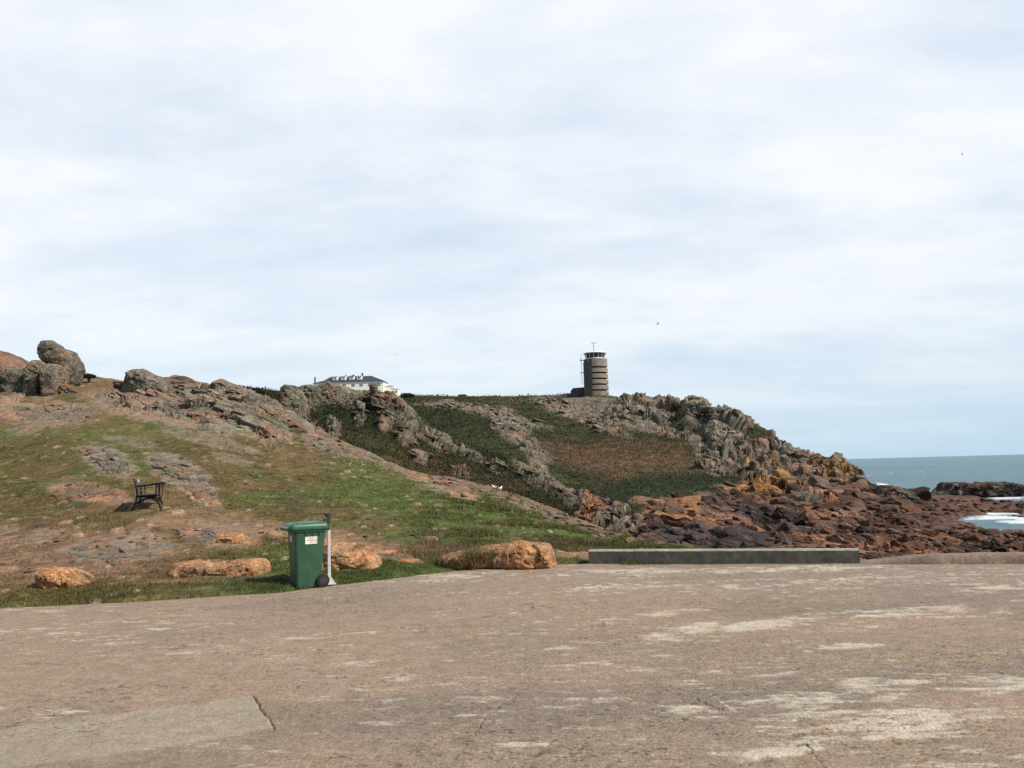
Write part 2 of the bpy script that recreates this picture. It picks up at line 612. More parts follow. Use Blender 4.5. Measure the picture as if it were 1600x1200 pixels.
    c = mul(c, peb2.outputs[0], a2.outputs['Fac'])
    nt.links.new(c, b.inputs['Base Color'])
    b.inputs['Roughness'].default_value = 0.9
    b.inputs['Specular IOR Level'].default_value = 0.25
    sm = N(nt, 'ShaderNodeMath', operation='MULTIPLY_ADD')
    nt.links.new(v1.outputs['Distance'], sm.inputs[0]); sm.inputs[1].default_value = -0.8
    nt.links.new(n1.outputs['Fac'], sm.inputs[2])
    bp = N(nt, 'ShaderNodeBump', Strength=0.75, Distance=0.012)
    nt.links.new(sm.outputs[0], bp.inputs['Height'])
    nt.links.new(bp.outputs[0], b.inputs['Normal'])
    o = link('forecourt', me, m)
    tag(o, kind='structure')
    return m


M_CONC = build_forecourt()

# ================================================================== NEAR HILLSIDE
B_TOP = curve([(-400, 612), (-160, 606), (0, 606), (60, 603), (125, 592), (150, 589), (200, 597), (272, 598), (300, 601), (345, 606), (390, 613),
               (425, 624), (445, 637), (470, 650), (500, 672), (540, 692), (575, 706), (610, 724), (640, 737), (690, 748), (745, 758), (800, 772),
               (860, 796), (900, 813), (960, 839), (1020, 851), (1080, 859), (1140, 881)])
B_BOT = lambda x: EDGE(x) + 5.0
_edge = [(x, float(EDGE(x))) for x in (-400, -160, 0, 220, 440, 520, 600, 700, 800, 870, 920, 1000, 1080, 1140)]
_edge = [(x, y, float(at_z(np.array([x]), np.array([y]))[1][0])) for x, y in _edge]
DB = TPS(_edge + [(0, 870, 17.6), (0, 800, 24.5), (0, 740, 33), (0, 680, 42), (0, 630, 50), (0, 606, 55),
                  (230, 798, 22), (230, 850, 18), (230, 740, 30), (230, 690, 39), (230, 640, 47), (230, 597, 55),
                  (440, 800, 23.3), (440, 860, 17.5), (440, 740, 33), (440, 690, 43), (440, 637, 50),
                  (640, 830, 20.4), (640, 780, 29), (640, 738, 42), (540, 692, 48), (540, 760, 31),
                  (860, 840, 20), (860, 800, 30), (750, 760, 39), (750, 830, 21.5), (1000, 852, 18.7), (1080, 860, 17.6), (940, 835, 23),
                  (-160, 606, 55), (-160, 800, 24.5), (-160, 700, 39), (-400, 612, 55), (-400, 800, 24.5)])
LB = Layer(-330, 1140, 1.0, B_TOP, B_BOT, DB, 500, [(0.012, 0.05), (0.03, -0.1), (0.08, -0.9), (0.16, -2.6), (0.35, -8.0), (0.6, -16)])


def build_hillside():
    L = LB
    p, px, py = L.p, L.px, L.py
    p0 = p.copy()
    nz = fbm(p0 * 0.5, 51, 4); nf = fbm(p0 * 1.6, 52, 4, 0.6); nn = fbm(p0 * 5.0, 53, 3)
    jit = nz * 7 + nf * 8 + nn * 4
    # rock showing through the turf
    rock = np.zeros(len(p)); warm = np.zeros(len(p)); slabm = np.zeros(len(p))
    slab = [(150, 620), (215, 596), (300, 597), (345, 600), (400, 612), (440, 630), (478, 650), (452, 690), (428, 700), (395, 684), (340, 676), (300, 660), (240, 650), (180, 640)]
    s_slab = sstep(-6, 6, sdf(px, py, slab) + jit)
    rock = np.maximum(rock, s_slab); slabm = s_slab.copy()
    crest = [(470, 640), (520, 668), (560, 694), (640, 728), (760, 752), (800, 768), (880, 800), (960, 836), (1060, 854), (1052, 866), (960, 852), (880, 822), (800, 792),
             (752, 772), (690, 772), (640, 752), (560, 712), (500, 706), (462, 690)]
    s_c = sstep(-5, 6, sdf(px, py, crest) + jit * 1.9 - 5)
    rock = np.maximum(rock, s_c)
    warm = np.maximum(warm, s_c * sstep(560, 700, px))
    for i, (a, k) in enumerate([((170, 722, 50, 22, 22), 1), ((285, 742, 62, 26, 25), 1), ((140, 772, 72, 16, 8), 1.0), ((310, 775, 45, 12, 30), 1.0),
                                ((360, 718, 35, 8, 15), 0.7), ((60, 640, 90, 24, 5), 1), ((240, 640, 120, 24, 10), 0.9), ((60, 672, 60, 9, -5), 0.6), ((190, 860, 95, 20, -2), 0.8),
                                ((715, 765, 36, 14, 28), 1.2), ((900, 812, 60, 6, 24), 1), ((1000, 843, 45, 5, 16), 1), ((350, 843, 60, 18, 5), 0.8), ((540, 862, 70, 16, 12), 1), ((610, 868, 60, 8, 12), 1),
                                ((200, 690, 50, 8, 12), 0.6), ((330, 690, 90, 10, 14), 0.7), ((560, 855, 50, 6, 10), 0.5), ((40, 838, 50, 14, 0), 0.6), ((690, 868, 70, 12, 0), 0.5)]):
        e = sstep(-0.12, 0.22, ell(px, py, *a) + jit / 34.0) * k
        rock = np.maximum(rock, np.clip(e, 0, 1))
        if i in (2, 3, 9, 10, 11, 12, 13, 14): warm = np.maximum(warm, np.clip(e, 0, 1))
    # small bits of bare stone everywhere
    f1, f2, c, o = voro(p0 * [1.7, 1.0, 1.7], 61)
    hh = _h(c[:, 0], c[:, 1], c[:, 2], 64)
    bit = sstep(0.34, 0.2, f1) * (hh > 0.80) * sstep(-0.15, 0.25, nz + 0.15 * (py < 760) + 0.25 * (py > 800) * (px < 420))
    f1b, f2b, c_b, o_b = voro(p0 * [4.2, 2.2, 4.2], 62)
    hb = _h(c_b[:, 0], c_b[:, 1], c_b[:, 2], 66)
    bit2 = sstep(0.42, 0.25, f1b) * (hb > 0.84) * sstep(-0.35, 0.25, nf + 0.2 * (py > 790) * (px < 450))
    # displacement
    ca, sa = math.cos(R_(-24)), math.sin(R_(-24))
    u = p0[:, 0] * ca + p0[:, 2] * sa; w = -p0[:, 0] * sa + p0[:, 2] * ca
    q1 = np.stack([u / 3.6, p0[:, 1] / 4.0, w / 1.3], -1); q1 += 0.25 * np.stack([nf, nz, nn], -1)
    b1, r1 = blocks(q1, 71, 1.3, 0.55, 0.16)
    b2, r2 = blocks(q1 * 2.9 + 5, 75, 1.2, 0.5, 0.2)
    h = (slabm * 0.8 + 0.2) * rock * (0.05 + 0.36 * b1 + 0.12 * b2 * slabm + 0.03 * nn)
    h *= sstep(14, 40, np.linalg.norm(p0 - EYE, axis=1)) * 0.75 + 0.25
    h += (1 - rock) * (0.10 * nz + 0.035 * nf + 0.02 * nn)
    h += bit * (1 - rock) * 0.07 + bit2 * (1 - rock) * 0.03
    e = EDGE(px)
    lift = sstep(-3, 4, (e - py) + nf * 3 + nn * 3.5)
    h = h * sstep(-2, 22, e - py)
    p += L.n * h[:, None]
    p[:, 2] += -0.06 + lift * 0.085 + sstep(0, 40, e - py) * 0.0
    # colour
    a = fbm(p0 * [0.22, 0.16, 0.3], 81, 4, 0.55); b = fbm(p0 * [0.8, 0.5, 0.9] + 3, 82, 4, 0.6); cfin = fbm(p0 * 3.3, 83, 4, 0.65)
    green = sstep(-0.3, 0.5, a * 0.7 + b * 0.5 + (sstep(300, 760, px) - 0.18) * 1.05 + 0.25 * sstep(800, 760, py) * (px < 300) - 0.1)
    col = lerp(TURF_B, TURF_G, green)
    col = lerp(col, TURF_D, sstep(0.0, 0.5, b - a * 0.4) * 0.6)
    col = lerp(col, STRAW, sstep(0.08, 0.5, cfin + 0.3 * b) * (0.35 + 0.3 * sstep(640, 900, px)))
    col = lerp(col, [0.034, 0.034, 0.012], sstep(0.12, 0.5, fbm(p0 * [1.9, 1.2, 1.9] + 31, 85, 4, 0.65)) * 0.65)
    col = lerp(col, [0.135, 0.088, 0.040], sstep(0.1, 0.45, fbm(p0 * [0.6, 0.35, 0.6] + 11, 86, 4, 0.6)) * sstep(760, 560, px) * 0.75)
    # reddish bare soil
    so = np.zeros(len(p))
    for a_ in [(90, 868, 250, 52, 0), (330, 820, 130, 26, 4), (240, 616, 180, 30, 8), (60, 650, 130, 22, 0), (330, 905, 130, 10, -3), (640, 865, 230, 14, 6), (470, 835, 150, 14, 4), (910, 868, 60, 8, 5)]:
        so = np.maximum(so, sstep(-0.1, 0.45, ell(px, py, *a_) + jit / 40))
    so = so * sstep(-0.5, 0.2, b + 0.25)
    soil = lerp(SOIL, TAN, sstep(-0.2, 0.4, cfin + b * 0.6 + (0.35 - 0.004 * (py - 800)) * (py > 700)))
    col = lerp(col, soil, so * (0.62 + 0.26 * sstep(790, 830, py)))
    # lusher verge where the turf meets the concrete
    vg = sstep(46, 14, e - py + jit * 0.8) * sstep(-1.0, 0.3, b + 0.4) * (0.10 + 0.9 * sstep(300, 420, px)) * sstep(860, 760, px)
    col = lerp(col, [0.042, 0.062, 0.013], vg * 0.85)
    rc = rockcol(p0, 91, 0.9, GREY, PINK, 0.22, 0.42)
    rw = rockcol(p0, 95, 1.1, PINK, ORNG, 0.40, 0.55)
    rc = lerp(rc, rw, warm * 0.85)
    rc = lerp(rc, lerp(PINK * 1.2, TAN * 1.1, sstep(-.2, .3, b)), (1 - slabm) * (1 - warm) * sstep(690, 630, py) * 0.55)
    cov = rock * sstep(-0.55, 0.05, b1 * 0.5 + cfin * 0.7 + 0.35 * rock + 0.3 * slabm)
    col = lerp(col, rc, cov)
    col = lerp(col, lerp(PALE, PINK, hh)[:, :] * 1.1, bit * (1 - rock) * 0.8)
    col = lerp(col, lerp(PALE, TAN, (hb - 0.84) * 6), bit2 * (1 - rock) * 0.75)
    L.col = np.clip(col, 0.005, 0.9)
    L.rock, L.soil, L.green, L.verge = cov, so, green, vg
    L.finish()
    me = mesh_np('hillside', p, grid_faces(L.nu, L.nv), L.col)
    o = link('hillside', me, mat_ground('turf_and_bedrock', 3.5, 0.55, 1.45, 0.7, 0.06))
    tag(o, kind='structure')


build_hillside()

# ================================================================== ROCKY KNOLL (behind the hillside)
C_TOP = curve([(300, 612), (350, 606), (372, 604), (400, 608), (440, 611), (470, 606), (500, 604), (518, 600), (530, 602), (545, 608), (560, 610), (590, 611), (612, 613), (626, 624), (640, 637), (662, 655), (690, 676), (715, 690),
               (745, 700), (800, 716), (850, 742), (880, 762), (905, 772), (935, 778), (965, 795), (990, 812), (1010, 838), (1045, 870)])
C_BOT = curve([(300, 660), (440, 680), (500, 710), (560, 735), (640, 768), (745, 792), (860, 825), (960, 862), (1045, 880)])
DC = TPS([(300, 612, 95), (440, 608, 95), (530, 600, 100), (620, 604, 106), (480, 650, 86), (560, 650, 96), (650, 640, 112), (690, 680, 110), (650, 690, 90),
          (745, 702, 106), (800, 718, 100), (850, 744, 90), (900, 775, 74), (960, 800, 60), (1000, 830, 50), (1040, 866, 38),
          (300, 660, 80), (440, 680, 76), (560, 705, 70), (640, 745, 64), (745, 778, 56), (860, 808, 47), (960, 846, 40), (750, 740, 78), (560, 680, 80)])
LC = Layer(300, 1045, 1.0, C_TOP, C_BOT, DC, 300, [(0.01, 0.1), (0.03, -0.3), (0.08, -2.0), (0.2, -7.0), (0.4, -18)])

# ================================================================== FAR HEADLAND AND SHORE
D_TOP = curve([(-300, 640), (300, 632), (470, 624), (560, 618), (620, 617), (700, 619), (800, 619), (860, 617), (900, 614), (960, 619), (975, 621), (990, 617), (1004, 619), (1018, 621),
               (1035, 622), (1048, 627), (1062, 630), (1075, 627), (1090, 627), (1103, 634), (1112, 644), (1130, 650), (1150, 652), (1165, 660), (1180, 664), (1200, 674), (1215, 684), (1232, 697), (1250, 708),
               (1275, 716), (1300, 722), (1330, 733), (1345, 742), (1358, 758), (1400, 766), (1430, 769), (1450, 773), (1600, 777), (1760, 780)])
D_BOT = curve([(-300, 700), (440, 712), (640, 770), (860, 830), (980, 880), (1060, 894), (1760, 893)])
DD = TPS([(-300, 640, 400), (300, 632, 380), (560, 618, 350), (700, 619, 400), (800, 619, 405), (930, 617, 396), (1000, 620, 335), (1050, 625, 310), (1090, 628, 272), (1150, 652, 240),
          (1280, 717, 176), (1340, 740, 152), (1400, 766, 133), (1450, 774, 141), (1600, 779, 128), (1760, 780, 126),
          (600, 700, 220), (700, 660, 300), (760, 690, 215), (850, 745, 140), (900, 640, 330), (900, 690, 230), (940, 770, 105), (900, 800, 85),
          (1050, 850, 36), (1050, 820, 52), (1050, 790, 80), (1050, 760, 120), (1050, 730, 165), (1050, 690, 220), (1050, 650, 280),
          (1200, 880, 24), (1200, 850, 40), (1200, 820, 62), (1200, 790, 95), (1200, 760, 135), (1200, 730, 180), (1200, 700, 215), (1200, 680, 236),
          (1350, 885, 25), (1350, 860, 38), (1350, 820, 68), (1350, 790, 105), (1350, 770, 128),
          (1500, 885, 30), (1500, 860, 44), (1500, 830, 66), (1500, 800, 98), (1500, 782, 124), (1700, 885, 30), (1700, 860, 45), (1700, 820, 78), (1700, 795, 104),
          (300, 700, 240), (-300, 700, 260), (1000, 885, 24)])
LD = Layer(380, 1760, 1.15, D_TOP, D_BOT, DD, 460, [(0.01, 0.1), (0.03, -0.4), (0.08, -2.5), (0.2, -9.0), (0.4, -45)])
SEA_Z = -5.0


def vox(L, s, sv, seed, nz):
    q = L.p / np.array([s, s, sv])
    return q + 0.3 * nz[:, None] * np.array([1, 0.6, 0.8])


def build_knoll():
    L = LC
    p, px, py = L.p, L.px, L.py
    p0 = p.copy()
    nz = fbm(p0 * 0.25, 151, 4); nf = fbm(p0 * 0.9, 152, 4, 0.6); nn = fbm(p0 * 2.6, 153, 3)
    jit = nz * 8 + nf * 8
    rock = np.zeros(len(p))
    polys = [[(436, 600), (560, 592), (625, 600), (640, 625), (660, 660), (600, 640), (560, 634), (520, 632), (480, 640), (440, 640)],
             [(560, 632), (600, 640), (650, 668), (690, 690), (720, 705), (690, 706), (650, 680), (600, 652)],
             [(800, 716), (860, 744), (905, 770), (960, 790), (1010, 830), (1000, 850), (930, 830), (900, 800), (850, 765), (810, 740)],
             [(440, 640), (476, 640), (480, 670), (520, 700), (500, 712), (440, 690)]]
    for k, P in enumerate(polys):
        rock = np.maximum(rock, sstep(-7, 7, sdf(px, py, P) + jit))
    for a in [(562, 656, 9, 15, 30), (520, 678, 12, 10, 40), (688, 690, 22, 14, 40), (600, 668, 12, 8, 20), (632, 690, 16, 9, 30), (655, 722, 12, 7, 20), (735, 712, 24, 8, 25), (775, 735, 14, 8, 30), (920, 800, 22, 22, 0), (975, 815, 22, 18, 30), (930, 790, 34, 10, 20), (720, 745, 16, 5, 10)]:
        rock = np.maximum(rock, sstep(-0.2, 0.3, ell(px, py, *a) + jit / 26))
    rock *= sstep(-0.7, -0.1, nf + 0.35)
    q = p0 / np.array([2.4, 2.4, 3.6]) + 0.35 * np.stack([nf, nz, nn], -1)
    b1, r1 = blocks(q, 161, 1.3, 0.5, 0.15); b2, r2 = blocks(q * 2.8 + 3, 165, 1.2, 0.45, 0.2)
    h = rock * (0.5 + 1.1 * b1 + 0.42 * b2 + 0.12 * nn) + (1 - rock) * (0.5 * nz + 0.30 * nf + 0.15 * nn)
    h *= 0.25 + 0.75 * sstep(0, 26, py - C_TOP(px))
    p += L.n * h[:, None] * 0.8
    a = fbm(p0 * [0.12, 0.1, 0.2], 171, 4); b = fbm(p0 * 0.5, 172, 4, 0.6); c = fbm(p0 * 1.8, 173, 3)
    col = lerp(SCRUB, SCRUB2, sstep(-0.25, 0.45, a + b * 0.5))
    col = lerp(col, BRACK * 0.75, sstep(0.12, 0.5, b * 0.8 + a * 0.5 + 0.2 * (px > 640) * (py > 720)) * 0.8)
    rc = rockcol(p0, 181, 0.45, GREY * 0.85, PINK * 0.85, 0.14, 0.45)
    orr = sstep(0, 0.5, ell(px, py, 925, 800, 26, 30) + jit / 40)
    rc = lerp(rc, ORNG * 0.8, orr * 0.7)
    cov = rock * sstep(-0.5, 0.0, b1 * 0.5 + c * 0.6 + 0.3)
    L.col = np.clip(lerp(col, rc, cov), 0.004, 0.9); L.rock = cov
    L.finish()
    me = mesh_np('rocky_hill', p, grid_faces(L.nu, L.nv), L.col)
    tag(link('rocky_hill', me, mat_ground('crag_and_scrub', 1.6, 0.5, 1.5, 0.8, 0.15)), kind='structure')


def build_headland():
    L = LD
    p, px, py = L.p, L.px, L.py
    p0 = p.copy()
    dist = np.linalg.norm(p0 - EYE, axis=1)
    sc = np.clip(dist / 200.0, 0.16, 1.6)        # features shrink towards the near shore
    nz = fbm(p0 * 0.06, 251, 4); nf = fbm(p0 * 0.25, 252, 4, 0.6); nn = fbm(p0 * 0.9, 253, 4); ns = fbm(p0 * 2.6, 254, 3)
    jit = nz * 8 + nf * 9
    rock = np.zeros(len(p)); cliff = np.zeros(len(p))
    for P in [[(962, 616), (1004, 616), (1060, 624), (1066, 648), (1040, 664), (1000, 656), (968, 646)],
              [(1066, 624), (1104, 626), (1114, 646), (1140, 660), (1142, 700), (1110, 706), (1098, 676), (1074, 668)],
              [(1112, 646), (1170, 652), (1172, 676), (1150, 700), (1150, 740), (1120, 730), (1130, 690)],
              [(1080, 702), (1140, 706), (1160, 735), (1130, 744), (1092, 730)],
              [(1150, 700), (1200, 690), (1260, 706), (1320, 738), (1350, 768), (1340, 800), (1300, 800), (1220, 770), (1160, 760)]]:
        cliff = np.maximum(cliff, sstep(-6, 6, sdf(px, py, P) + jit * 0.7))
    rock = cliff.copy()
    shore = sstep(-6, 8, sdf(px, py, [(985, 900), (1000, 800), (1020, 778), (1090, 782), (1150, 762), (1220, 756), (1300, 770), (1430, 764), (1450, 770), (1900, 772), (1900, 920)]) + jit)
    rock = np.maximum(rock, shore)
    for a in [(770, 648, 95, 8, 14), (800, 668, 40, 22, 40), (830, 700, 40, 14, 40), (840, 728, 22, 12, 45), (690, 634, 40, 5, 5), (890, 640, 60, 14, 15), (950, 645, 70, 18, 20), (1010, 670, 70, 8, 12), (920, 660, 80, 8, 20),
              (900, 625, 60, 8, 0), (745, 636, 30, 4, 10), (1085, 690, 30, 10, 35)]:
        rock = np.maximum(rock, sstep(-0.15, 0.3, ell(px, py, *a) + jit / 24) * 0.95)
    veg = sstep(-4, 6, sdf(px, py, [(1165, 676), (1195, 676), (1225, 694), (1200, 704), (1160, 698)]) + jit)
    rock *= (1 - veg)
    qs = p0 / sc[:, None]
    # scale must be constant within a block: use two fixed scales blended by distance
    def two(s1, s2, zf, seed, cr):
        b_, r_ = blocks(p0 / np.array([s1, s1, s1 * zf]) + 0.35 * np.stack([nf, nz, nn], -1), seed, 1.3, cr, 0.16)
        return b_
    bl = two(7.5, 0, 2.6, 261, 0.6); bm = two(2.8, 0, 1.5, 265, 0.5)
    near = sstep(130, 50, dist); mid = sstep(230, 120, dist)
    h = cliff * (1 - near) * 2.4 * bl
    h += rock * (1 - 0.85 * mid) * sstep(30, 70, dist) * (1.0 * bm + 0.3)
    bL = blocks(p0 / np.array([9.0, 13.0, 5.0]) + 0.3 * np.stack([nf, nz, nn], -1), 277, 1.2, 0.3, 0.25)[0]
    h += shore * mid * sstep(45, 75, dist) * 0.5 * bL
    h += (1 - rock) * (1.2 * nz + 0.8 * nf + 0.35 * nn)
    h *= sstep(400, 330, dist) * 0.7 + 0.3
    h *= 1 - 0.75 * sstep(1400, 1470, px) * sstep(840, 815, py)
    p += L.n * h[:, None]
    # inlets of the sea between the rocks
    flat_ = sstep(1390, 1450, px) * sstep(836, 818, py)
    p[:, 2] = p[:, 2] * (1 - flat_) + np.minimum(p[:, 2], SEA_Z + 0.5 + 0.35 * nf + 0.15 * nn) * flat_
    inl = np.zeros(len(p))
    for a in [(1590, 808, 100, 15, 2), (1602, 864, 40, 12, 0), (1605, 774, 80, 9, 0), (1700, 830, 60, 12, 0), (1560, 838, 9, 3, 0), (1620, 846, 20, 4, 0)]:
        inl = np.maximum(inl, sstep(-0.05, 0.30, ell(px, py, *a) + nf * 0.45))
    p[:, 2] = p[:, 2] * (1 - inl) + (SEA_Z - 0.9) * inl
    L.inlet = inl
    # colour
    a = fbm(p0 * 0.035, 271, 4); b = fbm(p0 * 0.16, 272, 4, 0.6); c = fbm(p0 * 0.6, 273, 4, 0.65); d = fbm(p0 * 1.7, 274, 3)
    col = lerp(SCRUB2, SCRUB, sstep(-0.2, 0.4, b + c * 0.4))
    col = lerp(col, [0.085, 0.078, 0.035], sstep(-0.1, 0.4, a + b * 0.6) * sstep(660, 630, py) * 0.8)
    col = lerp(col, BRACK * 0.8, sstep(0.12, 0.5, b * 0.7 + c * 0.5) * 0.7)
    heath = sstep(-20, 22, sdf(px, py, [(830, 690), (870, 684), (930, 690), (1000, 694), (1080, 704), (1096, 730), (1060, 738), (1000, 742), (960, 752), (920, 744), (870, 716)]) + jit * 2.2)
    col = lerp(col, lerp(BRACK, [0.105, 0.078, 0.045], sstep(-0.2, 0.4, c + b)), heath * 0.92)
    rock2 = rock * (1 - heath)
    dk = sstep(-4, 8, sdf(px, py, [(945, 752), (1000, 742), (1070, 736), (1140, 742), (1165, 756), (1140, 778), (1060, 784), (1000, 784), (960, 800), (945, 780)]) + jit)
    col = lerp(col, lerp(SCRUB, [0.045, 0.04, 0.017], sstep(0.1, .5, c)), dk * 0.9)
    rc = rockcol(p0, 291, 0.16, GREY * 0.8, PINK * 0.85, 0.12, 0.42)
    # the shore: orange and red granite, purple black where the tide wets it
    red = lerp(REDR, ORNG * 0.75, sstep(-0.1, 0.4, b * 0.8 + d * 0.5 + 0.25 * sstep(850, 780, py) * sstep(1330, 1200, px)))
    red = lerp(red, GREY * 0.75, sstep(0.1, 0.5, c - b * 0.3) * 0.6)
    up = sstep(850, 800, py + nf * 25) * sstep(1400, 1280, px + nf * 50)
    red = lerp(red, lerp(ORNG * 0.85, [0.30, 0.17, 0.09], sstep(-.2, .3, c)), up * sstep(-0.35, 0.2, b + 0.4 * d + 0.1) * 0.75)
    red = lerp(red, DARKR, sstep(-0.15, 0.30, fbm(p0 * 0.35 + 7, 296, 4) + 0.3 * sstep(800, 860, py) * sstep(1260, 1150, px)) * 0.8)
    wet = lerp(WEED, REDR * 0.85, sstep(-0.15, 0.4, c + d * 0.5))
    wet = lerp(wet, DARKR * 0.8, sstep(0.05, 0.5, fbm(p0 * 0.5 + 3, 297, 4)) * 0.8)
    tide = 0.8 * sstep(-1.8, -3.4, p[:, 2] + nf * 1.2) * sstep(1150, 1330, px + nf * 60)
    red = lerp(red, wet, tide)
    seaw = sstep(1190, 1300, px + nf * 60) * sstep(690, 740, py)
    rc = lerp(rc, red, np.maximum(shore, seaw * 0.8))
    yl = sstep(-0.1, 0.4, ell(px, py, 1190, 768, 48, 17, 4) + jit / 30)
    yl = np.maximum(yl, 0.8 * sstep(0, 0.4, ell(px, py, 1290, 735, 50, 14, 22) + jit / 25))
    rc = lerp(rc, LICH * 0.85, yl * sstep(-0.35, 0.2, c + 0.15) * 0.85)
    blk = sstep(-0.1, 0.4, ell(px, py, 1205, 806, 75, 24, 18) + jit / 30)  # gully blackened in its colour: shade as well as dark wet rock
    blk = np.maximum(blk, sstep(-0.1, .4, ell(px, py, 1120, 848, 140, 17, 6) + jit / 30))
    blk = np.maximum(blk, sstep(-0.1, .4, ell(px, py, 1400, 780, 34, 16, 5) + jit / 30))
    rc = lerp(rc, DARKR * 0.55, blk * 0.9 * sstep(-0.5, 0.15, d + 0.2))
    cov = rock2 * sstep(-0.55, 0.0, bm * 0.4 + c * 0.7 + 0.25 + shore * 0.6 + cliff * 0.15)
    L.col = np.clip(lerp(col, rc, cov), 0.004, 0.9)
    L.rock, L.heath, L.shore, L.cliff = cov, heath, shore, cliff
    L.finish()
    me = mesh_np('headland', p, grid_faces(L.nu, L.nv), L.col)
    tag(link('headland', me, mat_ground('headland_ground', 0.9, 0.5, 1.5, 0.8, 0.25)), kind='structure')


build_knoll()
build_headland()
# ================================================================== SEA
def build_sea():
    xs = np.arange(800, 2600, 4.0)
    hz = 731.0 - 0.02653 * (xs - 800)
    t = np.geomspace(0.16, 260, 300)
    PY = hz[None] + t[:, None]; PX = np.broadcast_to(xs, PY.shape)
    P, T = at_z(PX, PY, SEA_Z)
    bad = T <= 0
    P[bad] = np.nan
    for j in range(P.shape[1]):                    # keep rows in order right up to the horizon
        ok = ~np.isnan(P[:, j, 0])
        k = np.argmax(ok)
        P[:k, j] = P[k, j]
    p = P.reshape(-1, 3); px = PX.ravel(); py = PY.ravel()
    q = p * [1, 1, 0]
    n = fbm(q * [0.10, 0.05, 0] , 301, 4, 0.6); n2 = fbm(q * 0.8, 303, 4, 0.6)
    f = np.zeros(len(p))
    for a in [(1560, 809, 80, 5, 0, 0.85), (1600, 815, 60, 4, 0, 0.8), (1575, 800, 60, 4.6, -2, 1.5), (1585, 776, 55, 3.6, -3, 1.6), (1540, 803, 40, 2.5, 0, 0.9), (1565, 839, 8, 4, 20, 1.5), (1600, 812, 30, 2, 0, 0.7), (1420, 770, 50, 2, 0, .5), (1590, 792, 40, 3, 0, .8),
              (1530, 773, 40, 2, 0, .8), (1590, 857, 14, 3, 0, 1.0), (1660, 800, 40, 5, 0, 1.0), (1380, 757, 20, 2.5, 10, .6), (1465, 768, 22, 1.5, 0, .8)]:
        f = np.maximum(f, np.clip(ell(px, py, *a[:5]) * 1.5, 0, 1) * a[5])
    caps = sstep(0.42, 0.6, n2 * 0.6 + n * 0.5) * sstep(0.8, 8, (py - (731.0 - 0.02653 * (px - 800))))
    foam = np.clip(sstep(0.25, 0.7, f + 0.5 * n2 + 0.35 * fbm(q * [0.5, 0.25, 0], 306, 3)), 0, 1) + caps * 0.35
    me = mesh_np('sea', p, grid_faces(len(xs), len(t)), np.stack([foam] * 3, -1))
    m, nt, b = nodes('sea_water')
    at_ = N(nt, 'ShaderNodeAttribute', attribute_name='Col')
    tc = N(nt, 'ShaderNodeTexCoord')
    mp = N(nt, 'ShaderNodeMapping'); mp.inputs['Scale'].default_value = (0.5, 1.0, 1)
    nt.links.new(tc.outputs['Object'], mp.inputs['Vector'])
    w1 = N(nt, 'ShaderNodeTexNoise', Scale=0.35, Detail=8.0, Roughness=0.62)
    w2 = N(nt, 'ShaderNodeTexNoise', Scale=0.012, Detail=5.0, Roughness=0.6)
    nt.links.new(mp.outputs[0], w1.inputs['Vector']); nt.links.new(mp.outputs[0], w2.inputs['Vector'])
    r = ramp(nt, w2.outputs['Fac'], [(0.35, (0.026, 0.096, 0.128, 1)), (0.65, (0.046, 0.138, 0.172, 1))])
    mx = N(nt, 'ShaderNodeMix', data_type='RGBA')
    nt.links.new(at_.outputs['Fac'], mx.inputs[0]); nt.links.new(r.outputs[0], mx.inputs[6]); mx.inputs[7].default_value = (0.72, 0.75, 0.76, 1)
    nt.links.new(mx.outputs[2], b.inputs['Base Color'])
    b.inputs['Roughness'].default_value = 0.35
    b.inputs['Specular IOR Level'].default_value = 0.25
    bp = N(nt, 'ShaderNodeBump', Strength=1.0, Distance=1.6)
    nt.links.new(w1.outputs['Fac'], bp.inputs['Height']); nt.links.new(bp.outputs[0], b.inputs['Normal'])
    tag(link('sea', me, m), kind='structure')


build_sea()

# ================================================================== LIGHT
SUN_EL, SUN_AZ = R_(47), R_(116)
sun = bpy.data.lights.new('sun', 'SUN')
sun.energy = 5.0; sun.angle = R_(0.6); sun.color = (1.0, 0.93, 0.82)
so = bpy.data.objects.new('sun', sun)
COL.objects.link(so)
sd = Vector((math.sin(SUN_AZ) * math.cos(SUN_EL), math.cos(SUN_AZ) * math.cos(SUN_EL), math.sin(SUN_EL)))
so.rotation_euler = (-sd).to_track_quat('-Z', 'Y').to_euler()
so.location = (0, 0, 60)

W = bpy.data.worlds.new('World'); SC.world = W
W.use_nodes = True
nt = W.node_tree
bg = nt.nodes['Background']
sky = nt.nodes.new('ShaderNodeTexSky'); sky.sky_type = 'NISHITA'
sky.sun_disc = False; sky.sun_elevation = SUN_EL; sky.sun_rotation = SUN_AZ
sky.air_density = 1.0; sky.dust_density = 1.0; sky.ozone_density = 1.0
tc = N(nt, 'ShaderNodeTexCoord')
sx = N(nt, 'ShaderNodeSeparateXYZ'); nt.links.new(tc.outputs['Generated'], sx.inputs[0])


def M(op, a, b=None, c=None, clamp=False):
    n = N(nt, 'ShaderNodeMath', operation=op); n.use_clamp = clamp
    for k, v in enumerate((a, b, c)):
        if v is None: continue
        if isinstance(v, (int, float)): n.inputs[k].default_value = v
        else: nt.links.new(v, n.inputs[k])
    return n.outputs[0]


# a flat layer of cloud: directions meet a plane overhead
zz = M('ADD', M('MAXIMUM', sx.outputs['Z'], 0.0), 0.19)
u = M('DIVIDE', sx.outputs['X'], zz); v = M('DIVIDE', sx.outputs['Y'], zz)
cv = N(nt, 'ShaderNodeCombineXYZ'); nt.links.new(u, cv.inputs[0]); nt.links.new(v, cv.inputs[1])


